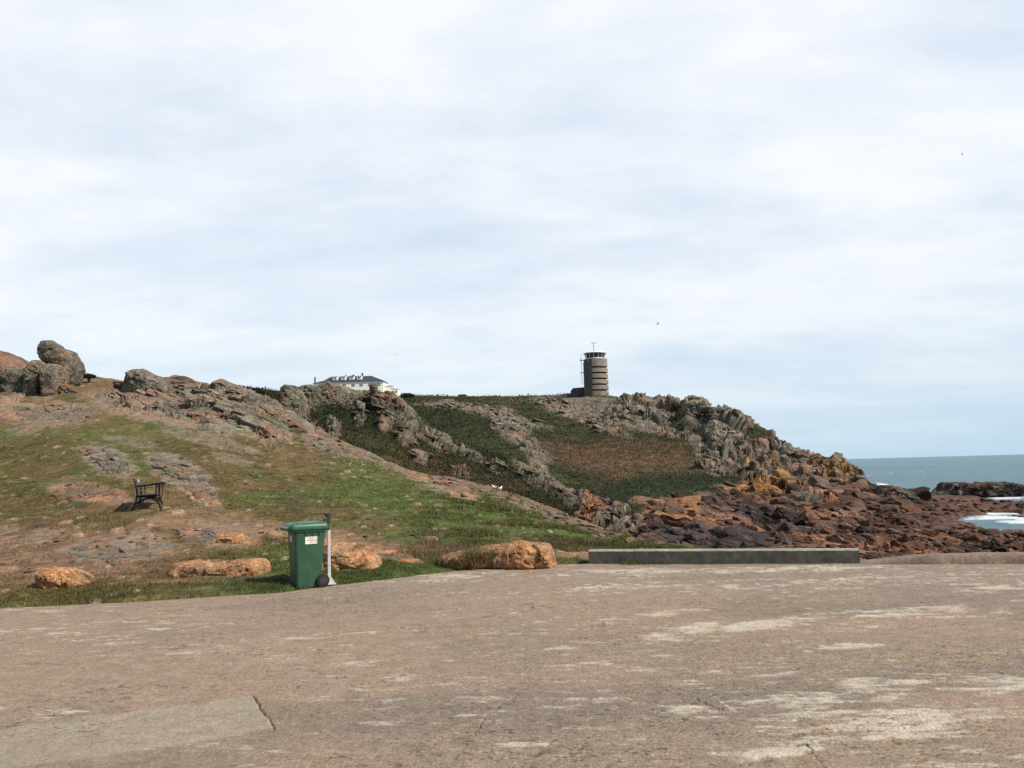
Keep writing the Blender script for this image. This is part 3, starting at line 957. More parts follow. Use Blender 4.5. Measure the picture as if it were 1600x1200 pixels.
def cl(sc, det, ro, stretch, off):
    mp = N(nt, 'ShaderNodeMapping'); mp.inputs['Scale'].default_value = (stretch[0], stretch[1], 1); mp.inputs['Location'].default_value = off
    mp.inputs['Rotation'].default_value = (0, 0, R_(14))
    nt.links.new(cv.outputs[0], mp.inputs['Vector'])
    n = N(nt, 'ShaderNodeTexNoise', Scale=sc, Detail=det, Roughness=ro); n.inputs['Distortion'].default_value = 0.25
    nt.links.new(mp.outputs[0], n.inputs['Vector'])
    return n.outputs['Fac']


c1 = cl(1.15, 7.0, 0.50, (0.8, 1.3), (3.1, 0.4, 0)); c2 = cl(2.6, 6.0, 0.55, (0.7, 1.2), (7.7, 2.2, 0))
c3 = cl(7.0, 6.0, 0.6, (0.75, 1.15), (1.7, 5.2, 0))
cc = M('ADD', M('ADD', M('MULTIPLY', c1, 0.56), M('MULTIPLY', c2, 0.28)), M('MULTIPLY', c3, 0.16))
thick = ramp(nt, cc, [(0.36, g(0.0)), (0.48, g(0.55)), (0.58, g(1.0))])           # bright tops
cover0 = ramp(nt, cc, [(0.25, g(0.80)), (0.55, g(0.97))])
# cloud cleared from the unseen sky overhead to weaken the fill light
over = N(nt, 'ShaderNodeMapRange'); over.inputs[1].default_value = 0.52; over.inputs[2].default_value = 0.80; over.inputs[3].default_value = 1.0; over.inputs[4].default_value = 0.12
nt.links.new(sx.outputs['Z'], over.inputs[0])
back = N(nt, 'ShaderNodeMapRange'); back.inputs[1].default_value = -0.15; back.inputs[2].default_value = 0.35; back.inputs[3].default_value = 0.15; back.inputs[4].default_value = 1.0
nt.links.new(sx.outputs['Y'], back.inputs[0])        # likewise cleared in the unseen sky behind, for darker shadows
cover1 = M('MULTIPLY', M('MULTIPLY', cover0.outputs[0], over.outputs[0]), back.outputs[0])                          # share of sky that is cloud
ccol = N(nt, 'ShaderNodeMix', data_type='RGBA')
nt.links.new(thick.outputs[0], ccol.inputs[0])
ccol.inputs[6].default_value = (6.5, 7.4, 8.6, 1); ccol.inputs[7].default_value = (8.6, 8.75, 9.05, 1)
# milky air towards the horizon, bluer out over the sea
hzf = M('POWER', M('SUBTRACT', 1.0, M('MAXIMUM', sx.outputs['Z'], 0.0), clamp=True), 9.0)
side = M('MULTIPLY_ADD', sx.outputs['X'], 0.9, 0.40, clamp=True)
hcol = N(nt, 'ShaderNodeMix', data_type='RGBA'); nt.links.new(side, hcol.inputs[0])
hcol.inputs[6].default_value = (5.9, 7.3, 8.1, 1); hcol.inputs[7].default_value = (3.7, 5.5, 6.9, 1)
mixc = N(nt, 'ShaderNodeMix', data_type='RGBA'); nt.links.new(cover1, mixc.inputs[0])
nt.links.new(sky.outputs[0], mixc.inputs[6]); nt.links.new(ccol.outputs[2], mixc.inputs[7])
mixh = N(nt, 'ShaderNodeMix', data_type='RGBA'); nt.links.new(M('MULTIPLY', hzf, 0.9), mixh.inputs[0])
nt.links.new(mixc.outputs[2], mixh.inputs[6]); nt.links.new(hcol.outputs[2], mixh.inputs[7])
nt.links.new(mixh.outputs[2], bg.inputs['Color'])
bg.inputs['Strength'].default_value = 0.1

SC.view_settings.view_transform = 'Standard'
SC.view_settings.look = 'None'
SC.view_settings.exposure = 0.2
SC.view_settings.gamma = 1.0
SC.view_settings.use_curve_mapping = False
# ================================================================== ROCKS
def ico(sub):
    import bmesh
    bm = bmesh.new()
    bmesh.ops.create_icosphere(bm, subdivisions=sub, radius=1.0)
    bm.verts.ensure_lookup_table()
    V = np.array([v.co[:] for v in bm.verts]); Fc = np.array([[v.index for v in f.verts] for f in bm.faces])
    bm.free()
    return V, Fc


ICO = {k: ico(k) for k in (2, 3, 4, 5)}


def chunk(sub, seed, npl=12, lo=0.55, rough=0.06):
    """angular granite lump: a ball cut by random joint planes"""
    r = np.random.default_rng(seed)
    V, Fc = ICO[sub]
    n = r.normal(size=(npl, 3)); n /= np.linalg.norm(n, axis=1, keepdims=True)
    ax = np.array([[1, 0, 0], [-1, 0, 0], [0, 1, 0], [0, -1, 0], [0, 0, 1], [0, 0, -1.]]) + r.normal(scale=0.22, size=(6, 3))
    ax /= np.linalg.norm(ax, axis=1, keepdims=True)
    n = np.concatenate([n, ax])
    d = np.concatenate([r.uniform(lo + 0.1, 1.0, npl), r.uniform(lo, 0.8, 6)])
    c = V @ n.T
    rad = np.min(np.where(c > 0.05, d / np.maximum(c, 0.05), 9), axis=1)
    rad = np.minimum(rad, 1.25)
    rad = rad * (1 + rough * fbm(V * 2.3 + seed, seed, 4, 0.6))
    return V * rad[:, None], Fc


CH2 = [chunk(2, 900 + k) for k in range(10)]
CH3 = [chunk(3, 930 + k) for k in range(12)]
CH4 = [chunk(4, 960 + k, 14, 0.5, 0.09) for k in range(6)]


def rotm(yaw, pitch, roll):
    c, s_ = np.cos, np.sin
    Z = np.array([[c(yaw), -s_(yaw), 0], [s_(yaw), c(yaw), 0], [0, 0, 1]])
    X = np.array([[1, 0, 0], [0, c(pitch), -s_(pitch)], [0, s_(pitch), c(pitch)]])
    Y = np.array([[c(roll), 0, s_(roll)], [0, 1, 0], [-s_(roll), 0, c(roll)]])
    return Z @ X @ Y


def scatter(L, mask, n, px_rng, style, seed, sub=3, sink=0.25, power=1.6):
    """rocks half sunk in the land; returns V, F, per-rock ids and rock shades"""
    r = np.random.default_rng(seed)
    w = np.clip(mask, 0, 1) * L.front
    idx = r.choice(len(w), size=n, p=w / w.sum())
    Vs, Fs, ids, b, ctr, szs = [], [], [], 0, [], []
    for k, i in enumerate(idx):
        P = L.p[i]; d = np.linalg.norm(P - EYE)
        s = (px_rng[0] + (px_rng[1] - px_rng[0]) * r.random() ** power) * d / F * 0.5
        ch = {2: CH2, 3: CH3, 4: CH4}[sub]
        V, Fc = ch[r.integers(len(ch))]
        if style == 'slab':
            S = np.array([1.35, 1.0, 0.36]) * r.uniform(0.8, 1.2, 3); R = rotm(r.normal() * 0.3, r.normal() * 0.13, R_(20) + r.normal() * 0.10)
        elif style == 'crag':
            S = np.array([0.75, 0.75, 1.25]) * r.uniform(0.75, 1.3, 3); R = rotm(r.uniform(0, 6.3), r.normal() * 0.2, r.normal() * 0.2)
        elif style == 'ledge':
            S = np.array([1.2, 1.0, 0.6]) * r.uniform(0.7, 1.3, 3); R = rotm(r.normal() * 0.6, r.normal() * 0.25, R_(12) + r.normal() * 0.25)
        else:
            S = np.array([1.0, 1.0, 0.8]) * r.uniform(0.7, 1.3, 3); R = rotm(r.uniform(0, 6.3), r.normal() * 0.5, r.normal() * 0.5)
        Q = (V * S * s) @ R.T + P + np.array([0, 0, s * (0.35 - sink)])
        ctr.append(np.tile(P, (len(V), 1))); szs.append(np.full(len(V), s))
        Vs.append(Q); Fs.append(Fc + b); b += len(V); ids.append(np.full(len(V), k))
    ids = np.concatenate(ids)
    Vs = np.concatenate(Vs)
    if sub >= 3:                       # joints and broken steps across each rock
        sz = np.concatenate(szs)[:, None]; ce = np.concatenate(ctr)
        st_ = np.array([1.0, 1.0, 0.55]) if style != 'crag' else np.array([0.6, 0.6, 1.2])
        qq = Vs / (0.62 * sz * st_) + ids[:, None] * 3.7
        Vs = Vs + (Vs - ce) * (0.15 * blocks(qq, seed + 3, 1.1, 0.45, 0.16)[0] + 0.05 * fbm(qq * 2.3, seed + 4, 3))[:, None]
    return Vs, np.concatenate(Fs), ids, r.random(n)[ids], L.col[idx][ids]


def bake(name, parts, colfn, mat, **tags):
    V = np.concatenate([p[0] for p in parts]); f, b = [], 0
    for p in parts:
        f.append(p[1] + b); b += len(p[0])
    sh = np.concatenate([p[3] for p in parts]); lc = np.concatenate([p[4] for p in parts])
    col = colfn(V, sh, lc)
    me = mesh_np(name, V, np.concatenate(f), col, True)
    me.set_sharp_from_angle(angle=R_(32))
    o = link(name, me, mat)
    return tag(o, **tags)


M_ROCKN = mat_ground('granite_near', 5.0, 0.50, 1.45, 1.0, 0.07)
M_ROCKM = mat_ground('granite_mid', 2.0, 0.5, 1.5, 1.0, 0.2)
M_ROCKF = mat_ground('granite_far', 0.9, 0.55, 1.45, 0.8, 0.20)


def shade(base, sh, k=0.35):
    return np.clip(base * (1 + k * (sh - 0.5) * 2)[:, None], 0.004, 0.9)


# ---- headland crags and shore (one unbroken jumble)
def cmix(second, amount, sc, lich=0.1, grey=GREY):
    def f(V, sh, lc):
        rc = rockcol(V, 401, sc, grey, second, lich, 0.45)
        return shade(lerp(lc, rc, amount), sh)
    return f


L = LD
pt = fbm(L.p * 0.07, 410, 3)
hi = (np.linalg.norm(L.p - EYE, axis=1) > 110) & (L.shore < 0.5)
parts = [scatter(L, L.cliff * hi * (L.py > D_TOP(L.px) + 5), 300, (8, 34), 'crag', 411, 3, 0.5),
         scatter(L, L.rock * hi * (1 - L.heath) * (L.px < 1160) * (L.py > D_TOP(L.px) + 6) * sstep(0.0, 0.25, pt), 330, (6, 20), 'slab', 412, 3, 0.3),
         scatter(L, L.rock * hi * (1 - L.heath) * (L.px < 1160) * (L.py > D_TOP(L.px) + 4) * sstep(-0.15, 0.2, pt), 380, (3, 9), 'slab', 414, 2, 0.35),
         scatter(L, L.cliff * hi * (L.px > 1100) * (L.py > D_TOP(L.px) + 4), 170, (8, 30), 'ledge', 413, 3, 0.42)]
bake('headland_crags', parts, cmix(PINK * 0.85, 0.6, 0.2, 0.1, GREY * 0.8), M_ROCKF, kind='stuff')
shm = L.shore * (1 - L.inlet) * (L.px > 970) * (L.py > D_TOP(L.px) + 5)
parts = [scatter(L, shm * (L.py < 850) * (L.px < 1400), 60, (40, 85), 'ledge', 420, 4, 0.62, 1.3),
         scatter(L, shm * (L.py < 840) * (L.px < 1440), 420, (14, 52), 'ledge', 421, 3, 0.42, 2.0),
         scatter(L, shm * ((L.px < 1440) | (L.py > 826)), 1900, (4, 16), 'slab', 422, 2, 0.3),
         scatter(L, shm * (L.px > 1440) * (L.py < 826), 500, (4, 15), 'slab', 424, 2, 0.4),
         scatter(L, shm * ((L.py > 826) | ((L.py > 800) & (L.px < 1440))), 900, (10, 34), 'ledge', 423, 3, 0.42, 2.0)]
bake('shore_rocks', parts, lambda V, sh, lc: shade(lerp(lc, rockcol(V, 431, 0.5, REDR * 0.9, DARKR, 0.05, 0.6), 0.22), sh, 0.55), M_ROCKM, kind='stuff')

# ---- knoll
L = LC
low = L.py > C_TOP(L.px) + np.where(L.px < 500, 8, 16)
parts = [scatter(L, L.rock * low * (L.py > C_TOP(L.px) + 4), 210, (8, 24), 'crag', 441, 3, 0.42),
         scatter(L, L.rock * low * (L.px > 545), 260, (8, 26), 'slab', 443, 3, 0.35),
         scatter(L, L.rock * (low | (L.py > C_TOP(L.px) + 6)) * (L.py > C_TOP(L.px) + 3), 420, (4, 10), 'ledge', 442, 2, 0.3)]
bake('knoll_crags', parts, cmix(PINK * 0.85, 0.5, 0.5, 0.1, GREY * 0.82), M_ROCKM, kind='stuff')


# ---- outcrops of the near hillside: one thing each
def outcrop(poly, n, rng_, label, warm=0.0, lich=0.2, sink=0.3, style='slab', seed=1, sub=3, soft=4, n2=0, grey=GREY, name='rock_outcrop', L=None, cat='rock', mat=None, sc=1.0):
    L = L or LB
    m = sstep(-soft, soft, sdf(L.px, L.py, poly)) * (L.py > 0)
    parts = [scatter(L, m, n, rng_, style, seed, sub, sink)]
    if n2:
        parts.append(scatter(L, m, n2, (rng_[0] * 0.3, rng_[0] * 0.9), style, seed + 1, 2, sink))

    # the bare bedrock sheet that carries the blocks
    keep = (m > 0.35) & L.front
    rim = sstep(0.35, 0.7, m)
    Vb = L.p + np.array([0, 0, 1.0]) * (0.05 * rim - 0.03 + 0.045 * fbm(L.p * 2.2 * sc, seed + 40, 4, 0.6) + 0.075 * rim * blocks(L.p / np.array([0.9, 1.3, 0.7]) + 0.2 * fbm(L.p * 2, seed, 2)[:, None], seed + 41, 1.2, 0.3, 0.14)[0])[:, None]
    fc = grid_faces(L.nu, L.nv); fc = fc[keep[fc].all(1)]
    used = np.unique(fc); re = np.full(len(keep), -1); re[used] = np.arange(len(used))
    fc = re[fc]; fc = np.concatenate([fc[:, :3], fc[:, [0, 2, 3]]])
    parts.append((Vb[used], fc, np.zeros(len(used)), np.full(len(used), 0.5), L.col[used]))

    def cf(V, sh, lc):
        a = rockcol(V, 451, 0.9 * sc, grey, PINK, lich, 0.42)
        b = rockcol(V, 455, 1.1 * sc, PINK, ORNG * 0.85, 0.35, 0.6)
        w = np.clip(warm * 0.75 + 0.6 * fbm(V * 0.7 * sc, 457, 3), 0, 1) if warm > 0 else np.zeros(len(V))
        c = shade(lerp(a, b, w), sh, 0.25)
        # turf creeping over it
        return lerp(c, shade(lc, sh, 0.1), sstep(0.0, 0.35, fbm(V * 1.3 * sc, 461, 4, 0.6)) * 0.8)
    return bake(name, parts, cf, mat or M_ROCKN, label=label, cat=cat)


outcrop([(150, 622), (200, 606), (280, 602), (345, 606), (400, 616), (440, 634), (470, 650), (448, 688), (425, 696), (395, 680), (340, 668), (290, 650), (230, 640)],
        130, (18, 66), 'broad grey slab of sloping granite on the skyline of the near hill', 0.10, 0.12, 0.62, seed=501, n2=130, grey=GREY * 1.35)
outcrop([(130, 706), (165, 704), (200, 720), (204, 740), (165, 738), (150, 722)], 16, (10, 26), 'grey lichened outcrop with dark vertical cracks above the bench', 0.0, 0.1, 0.35, seed=511, n2=26)
outcrop([(238, 720), (270, 722), (318, 740), (325, 752), (300, 756), (262, 742)], 22, (10, 26), 'larger pale grey outcrop uphill to the right of the bench', 0.05, 0.15, 0.4, seed=521, n2=40)
outcrop([(285, 758), (330, 764), (345, 776), (330, 790), (305, 780)], 12, (8, 18), 'low orange stained ledges right behind the bench', 0.6, 0.3, 0.45, seed=531, n2=34)
outcrop([(78, 768), (140, 756), (205, 770), (196, 782), (130, 784), (88, 782)], 16, (8, 24), 'low ledge with orange lichen in the turf left of the bench', 0.55, 0.35, 0.45, seed=541, n2=46)
outcrop([(110, 862), (150, 848), (215, 850), (262, 862), (236, 874), (170, 878), (120, 872)], 26, (9, 26), 'flat grey stones set in bare soil behind the orange boulder', 0.0, 0.1, 0.62, seed=551, n2=50, grey=GREY * 1.1)
outcrop([(20, 636), (120, 632), (160, 648), (110, 660), (30, 656)], 18, (8, 20), 'broken pinkish ledges at the foot of the tall rock stack', 0.3, 0.1, 0.45, seed=561, n2=40)
outcrop([(650, 736), (700, 742), (745, 752), (744, 776), (720, 776), (690, 758), (655, 745)], 26, (10, 30), 'pinkish orange slab cresting the green slope', 0.6, 0.2, 0.45, seed=571, n2=30)
outcrop([(755, 752), (800, 766), (860, 794), (905, 812), (960, 836), (1010, 849), (1020, 856), (970, 848), (900, 826), (850, 806), (790, 780), (750, 768)], 70, (8, 28),
        'long spine of orange rock edging the green slope above the shore', 0.6, 0.25, 0.42, seed=581, n2=90)
outcrop([(470, 660), (520, 676), (575, 706), (640, 735), (636, 744), (560, 720), (500, 704), (468, 684)], 50, (7, 22), 'broken pink ledges running down the skyline towards the green slope', 0.4, 0.12, 0.42, seed=591, n2=80)
outcrop([(840, 795), (866, 798), (905, 820), (940, 838), (925, 840), (880, 820)], 16, (6, 18), 'narrow band of orange slabs just below the rocky spine', 0.65, 0.2, 0.5, seed=595, n2=20)
outcrop([(270, 832), (330, 830), (345, 842), (320, 852), (280, 845)], 16, (6, 16), 'small scatter of grey rubble in bare soil below the bench', 0.1, 0.2, 0.45, seed=601, n2=24)


# ---- rocks whose outline matters: silhouette, own distance, real thickness
FWD = CMN @ np.array([0, 0, -1.0]); FWD[2] = 0; FWD /= np.linalg.norm(FWD)


def outline_rock(poly, d, thick, label, seed, pal, amp=0.12, blk=0.6, nth=140, nph=70, name='boulder', cat='rock', flat=3.0, mat=None, sharp=28, rot=0.0, fold=1.0, off=0.0, crk=0.3):
    P = np.array(poly, float)
    c = P.mean(0); ctr = at(c[0], c[1], d)
    th = np.linspace(0, 2 * np.pi, nth, endpoint=False)
    Rr = np.zeros(nth)
    for k, t in enumerate(th):
        dx, dy = math.cos(t), math.sin(t)
        for i in range(len(P)):
            a, b = P[i] - c, P[(i + 1) % len(P)] - c
            e = b - a
            den = dx * e[1] - dy * e[0]
            if abs(den) < 1e-9: continue
            tt = (a[0] * e[1] - a[1] * e[0]) / den; uu = (a[0] * dy - a[1] * dx) / den
            if tt > 0 and -1e-6 <= uu <= 1 + 1e-6: Rr[k] = max(Rr[k], tt)
    Rr = 0.25 * np.roll(Rr, 1) + 0.5 * Rr + 0.25 * np.roll(Rr, -1)
    ph = np.linspace(0.0, np.pi, nph)
    s_ = np.sin(ph) ** (2 / flat); cc_ = np.sign(np.cos(ph)) * np.abs(np.cos(ph)) ** (2 / 2.2)
    X = c[0] + np.outer(s_, np.cos(th) * Rr); Y = c[1] + np.outer(s_, np.sin(th) * Rr)
    Q = at(X, Y, d).reshape(-1, 3) - FWD * (thick * np.repeat(cc_, nth))[:, None] + FWD * off
    Q0 = Q.copy()
    G = Q.reshape(nph, nth, 3)
    n = np.cross(np.roll(G, -1, 1) - np.roll(G, 1, 1), np.gradient(G, axis=0)).reshape(-1, 3)
    n /= np.linalg.norm(n, axis=1, keepdims=True) + 1e-9
    out = Q - Q.mean(0)
    n[(n * out).sum(1) < 0] *= -1
    k = np.hypot(Rr.mean(), 0) * d / F
    q = Q0 / (k * blk) + seed
    b1, _ = blocks(q * [1, 1, 0.8], seed, 1.3, crk, 0.12); b2, _ = blocks(q * 2.6 + 3, seed + 9, 1.2, 0.35, 0.16)
    nz = fbm(Q0 / k * 2.5, seed + 3, 4, 0.6)
    face = 0.35 + 0.65 * np.abs((n * FWD).sum(1))
    Q = Q + n * (k * amp * face * (1.0 * b1 + 0.55 * b2 + 0.5 * nz))[:, None]
    base = Q[:, 2].min()
    org = np.array([ctr[0], ctr[1], base])
    col = pal(Q0, seed)
    me = mesh_np(name, Q - org, grid_faces(nth, nph, True), col, True)
    me.set_sharp_from_angle(angle=R_(sharp))
    o = link(name, me, mat or M_ROCKN, loc=org)
    return tag(o, label, cat)


def pal_grey(sc, lich=0.2, top=None, second=PINK, grey=GREY):
    return lambda V, s: rockcol(V, s, sc, grey, second, lich, 0.35)


def pal_or(sc, g_=0.35):
    def f(V, s):
        a = lerp([0.55, 0.275, 0.125], [0.50, 0.31, 0.165], sstep(-0.3, 0.4, fbm(V * sc, s, 4)))
        a = lerp(a, PINK * 1.1, sstep(0.0, 0.5, fbm(V * sc * 1.6 + 3, s + 2, 4)) * 0.7)
        a = lerp(a, [0.13, 0.095, 0.045], sstep(0.30 - g_ * 0.5, 0.6 - g_ * 0.5, fbm(V * sc * 1.1 + 7, s + 4, 4, 0.6)) * 0.85)
        return a * (0.9 + 0.4 * fbm(V * sc * 5, s + 5, 3))[:, None]
    return f


def ground_d(px, py, L=LB):
    return float((L.pos(px, py) - EYE) @ (CMN @ np.array([0, 0, -1.0])))


# boulders along the edge of the concrete
outline_rock([(65, 890), (80, 886), (112, 888), (134, 900), (149, 911), (147, 920), (125, 927), (100, 929), (78, 928), (68, 915)], 14.3, 0.42, 'squat orange boulder alone at the far left edge of the concrete', 621, pal_or(3.0, 0.35), 0.12, 1.15, flat=4.6, crk=0.06)
outline_rock([(262, 898), (275, 880), (300, 876), (330, 876), (352, 879), (385, 873), (412, 873), (421, 885), (418, 902), (380, 904), (330, 906), (300, 912), (270, 912)], 15.0, 0.5, 'long low orange boulder with a grey back left of the green bin', 631, pal_or(3.0, 0.2), 0.12, 1.15, flat=4.6, crk=0.06)
outline_rock([(500, 862), (518, 848), (548, 850), (570, 856), (585, 868), (600, 884), (606, 892), (590, 898), (560, 896), (520, 900), (498, 896)], 16.0, 0.7, 'bright orange boulder sloping down just behind the metal post', 641, pal_or(2.6, 0.25), 0.12, 1.15, flat=4.6, crk=0.06)
outline_rock([(684, 876), (692, 867), (720, 860), (760, 853), (800, 850), (815, 858), (805, 884), (740, 893), (700, 891), (686, 886)], 16.0, 0.55, 'brown grass hung bank of rock joined to the orange boulder', 651, pal_or(2.6, 0.8), 0.12, 1.15, flat=4.6, crk=0.06, name='rock_bank')
outline_rock([(768, 872), (796, 850), (812, 844), (834, 849), (861, 851), (868, 872), (867, 885), (830, 890), (790, 890), (764, 886)], 15.75, 0.5, 'orange boulder at the corner of the concrete left of the low wall', 661, pal_or(2.6, 0.15), 0.12, 1.15, flat=4.6, crk=0.06)
outline_rock([(335, 846), (350, 833), (375, 834), (396, 848), (402, 858), (380, 866), (345, 864)], 18.3, 0.45, 'rounded orange boulder half buried in the soil below the bench', 671, pal_or(2.6, 0.2), 0.12, 1.15, flat=4.6, crk=0.06)
# the stack on the left skyline
outline_rock([(92, 548), (100, 545), (112, 548), (119, 560), (125, 577), (122, 598), (113, 612), (100, 611), (93, 590), (88, 570)], 55.3, 1.2,
             'tall dark rock of the stack at the far left skyline, highest but one', 681, pal_grey(0.9, 0.2, grey=GREY * 0.95), 0.12, 0.9, mat=M_ROCKM, name='rock_stack', flat=5.5, crk=0.25, sharp=20)
outline_rock([(67, 541), (72, 533), (82, 532), (92, 540), (101, 550), (104, 566), (96, 573), (82, 571), (70, 566), (66, 556)], 54.8, 0.9,
             'topmost rock of the stack at the far left, leaning out to the left', 685, pal_grey(0.9, 0.25, grey=GREY * 1.0), 0.12, 0.9, mat=M_ROCKM, name='rock_stack', flat=5.5, crk=0.25, sharp=20)
outline_rock([(73, 572), (84, 568), (95, 571), (99, 590), (97, 618), (90, 636), (74, 636), (72, 604)], 53.3, 1.0,
             'pale upright pillar below the leaning topmost rock', 691, pal_grey(0.9, 0.05, grey=GREY * 1.35), 0.10, 0.8, mat=M_ROCKM, name='rock_stack', flat=6, crk=0.3, sharp=20)
outline_rock([(47, 577), (58, 562), (70, 566), (75, 578), (73, 604), (72, 634), (52, 634), (44, 610)], 53.8, 1.0,
             'pale block with a knobbly top left of the upright pillar', 695, pal_grey(0.9, 0.08, grey=GREY * 1.2), 0.12, 0.8, mat=M_ROCKM, name='rock_stack', flat=5.5, crk=0.3, sharp=20)
outline_rock([(12, 590), (28, 575), (46, 577), (54, 590), (56, 632), (30, 632), (12, 625)], 54.5, 1.3,
             'greenish lichened block at the left end of the rock stack', 701, pal_grey(0.9, 0.12, grey=GREYG), 0.13, 0.95, flat=5.5, crk=0.25, sharp=20, mat=M_ROCKM, name='rock_stack')
outline_rock([(-50, 580), (0, 584), (12, 592), (14, 632), (-50, 634)], 55.5, 1.5, 'reddish block cut by the left edge of the view below the brown peak', 705, pal_grey(0.9, 0.2, grey=PINK), 0.13, 0.95, flat=5.5, crk=0.25, sharp=20, mat=M_ROCKM, name='rock_stack')
outline_rock([(86, 606), (104, 600), (122, 606), (128, 620), (104, 630), (90, 626)], 53.5, 0.7, 'small rock covered in orange lichen at the foot of the leaning rock', 709, lambda V, s: lerp(rockcol(V, s, 1.2), LICH * 0.9, sstep(-0.2, 0.2, fbm(V * 1.5, 5, 3))), 0.14, 0.7, mat=M_ROCKM)
outline_rock([(-160, 530), (-60, 532), (0, 548), (14, 556), (30, 570), (44, 584), (40, 610), (-160, 640)], 72.0, 6.0, 'bare reddish brown peak with a dark crest at the left edge', 711, lambda V, s: lerp(lerp(SOIL * 1.15, PINK, sstep(-.2, .3, fbm(V * .6, 3, 4))), GREY * 0.55, sstep(-0.3, 0.3, (V[:, 2] - 11.6 + 0.55 * (V[:, 0] + 40)) + fbm(V * 0.7, 7, 3))), 0.03, 0.4, mat=M_ROCKM, name='rocky_peak')
outline_rock([(202, 582), (212, 577), (226, 578), (240, 585), (252, 589), (266, 598), (272, 610), (270, 624), (240, 628), (205, 626), (198, 612), (201, 596)], 53.0, 1.3,
             'big rounded boulder standing on the ridge left of the sloping slab', 721, pal_grey(0.9, 0.18, grey=GREY * 1.25), 0.14, 0.8, mat=M_ROCKM, flat=4.5, crk=0.3, sharp=22)
outline_rock([(378, 620), (392, 614), (408, 622), (412, 638), (398, 642), (382, 636)], 50.0, 0.7, 'rounded grey boulder sitting on top of the sloping slab', 731, pal_grey(0.9, 0.08), 0.10, 0.9, mat=M_ROCKM)
# the knoll under the white house
outline_rock([(464, 609), (478, 602), (500, 604), (518, 597), (532, 603), (536, 628), (530, 640), (490, 640), (466, 630)], 96.0, 2.6, 'bluff of upright grey blocks at the top of the knoll below the white house', 741, pal_grey(0.5, 0.08), 0.13, 0.5, mat=M_ROCKM, name='rock_bluff')
outline_rock([(577, 602), (581, 598), (588, 599), (591, 606), (588, 614), (578, 614)], 101.0, 0.6, 'small round boulder perched in front of the white house', 751, pal_grey(0.8, 0.1, second=REDR), 0.12, 0.9, mat=M_ROCKM)
outline_rock([(439, 606), (447, 601), (462, 603), (466, 618), (452, 624), (440, 618)], 95.0, 1.2, 'low blocks at the left end of the knoll', 755, pal_grey(0.6, 0.1), 0.14, 0.7, mat=M_ROCKM)
outline_rock([(920, 780), (934, 778), (946, 790), (940, 802), (934, 810), (916, 808), (914, 790)], 62.0, 1.3, 'upright orange rock face at the foot of the dark green slope', 761, pal_or(1.0, 0.1), 0.12, 0.6, mat=M_ROCKM)
# headland crags that break the skyline
outline_rock([(1066, 640), (1070, 630), (1080, 625), (1094, 625), (1104, 633), (1111, 645), (1108, 664), (1070, 668)], 266.0, 6.0, 'rounded knob of crag on the headland skyline right of the tower', 771, pal_grey(0.2, 0.08, grey=GREYG), 0.14, 0.5, mat=M_ROCKF, name='crag')
outline_rock([(1135, 652), (1142, 645), (1158, 645), (1165, 652), (1166, 668), (1156, 680), (1140, 676)], 240.0, 4.0, 'square pinnacle with an orange face on the headland skyline', 781, lambda V, s: rockcol(V, s, 0.25, PINK, ORNG * 0.8, 0.3, 0.5), 0.12, 0.5, mat=M_ROCKF, name='crag')
outline_rock([(1098, 672), (1112, 656), (1134, 664), (1142, 690), (1140, 706), (1112, 702)], 228.0, 4.5, 'dark jointed cliff below the square pinnacle', 785, pal_grey(0.2, 0.1, grey=GREYG * 0.85), 0.15, 0.45, mat=M_ROCKF, name='crag')
outline_rock([(1274, 718), (1280, 712), (1296, 717), (1330, 728), (1348, 738), (1340, 746), (1300, 736), (1276, 728)], 160.0, 4.0, 'dark overhanging prow at the seaward tip of the headland', 791, lambda V, s: lerp(rockcol(V, s, 0.3, REDR, DARKR, 0.1, 0.5), LICH * 0.8, sstep(0.1, 0.4, fbm(V * 0.35, 3, 3)) * 0.6), 0.14, 0.4, mat=M_ROCKM, name='crag')
outline_rock([(1150, 778), (1158, 764), (1180, 757), (1205, 758), (1224, 768), (1228, 784), (1190, 796), (1155, 794)], 122.0, 4.0, 'orange crusted outcrop at the foot of the headland', 801, lambda V, s: lerp(rockcol(V, s, 0.4, REDR, ORNG * 0.8, 0.2, 0.6), LICH * 0.7, sstep(-0.15, 0.35, fbm(V * 0.3, 3, 4))), 0.13, 0.4, mat=M_ROCKM, name='crag')
outline_rock([(1362, 778), (1374, 764), (1384, 758), (1400, 760), (1420, 768), (1432, 780), (1420, 796), (1380, 796)], 116.0, 3.0, 'rounded dark rock on the shore beyond the low wall', 811, lambda V, s: rockcol(V, s, 0.4, DARKR, REDR, 0.05, 0.4), 0.12, 0.5, mat=M_ROCKM)
outline_rock([(1222, 790), (1236, 772), (1262, 768), (1280, 780), (1282, 800), (1250, 806), (1226, 804)], 100.0, 3.0, 'grey brown shore rock right of the orange crusted outcrop', 815, lambda V, s: rockcol(V, s, 0.4, GREY * 0.7, REDR, 0.1, 0.4), 0.13, 0.5, mat=M_ROCKM)
# the reef
outline_rock([(1450, 776), (1468, 764), (1474, 754), (1488, 752), (1506, 756), (1522, 758), (1536, 754), (1566, 753), (1590, 758), (1640, 758), (1720, 766), (1740, 784), (1600, 786), (1480, 784)], 148.0, 6.0,
             'dark reef of jagged rock lying off the shore in the sea', 821, lambda V, s: rockcol(V, s, 0.35, DARKR * 1.1, REDR * 0.8, 0.04, 0.45), 0.10, 0.22, nth=260, nph=70, mat=M_ROCKM, name='reef')
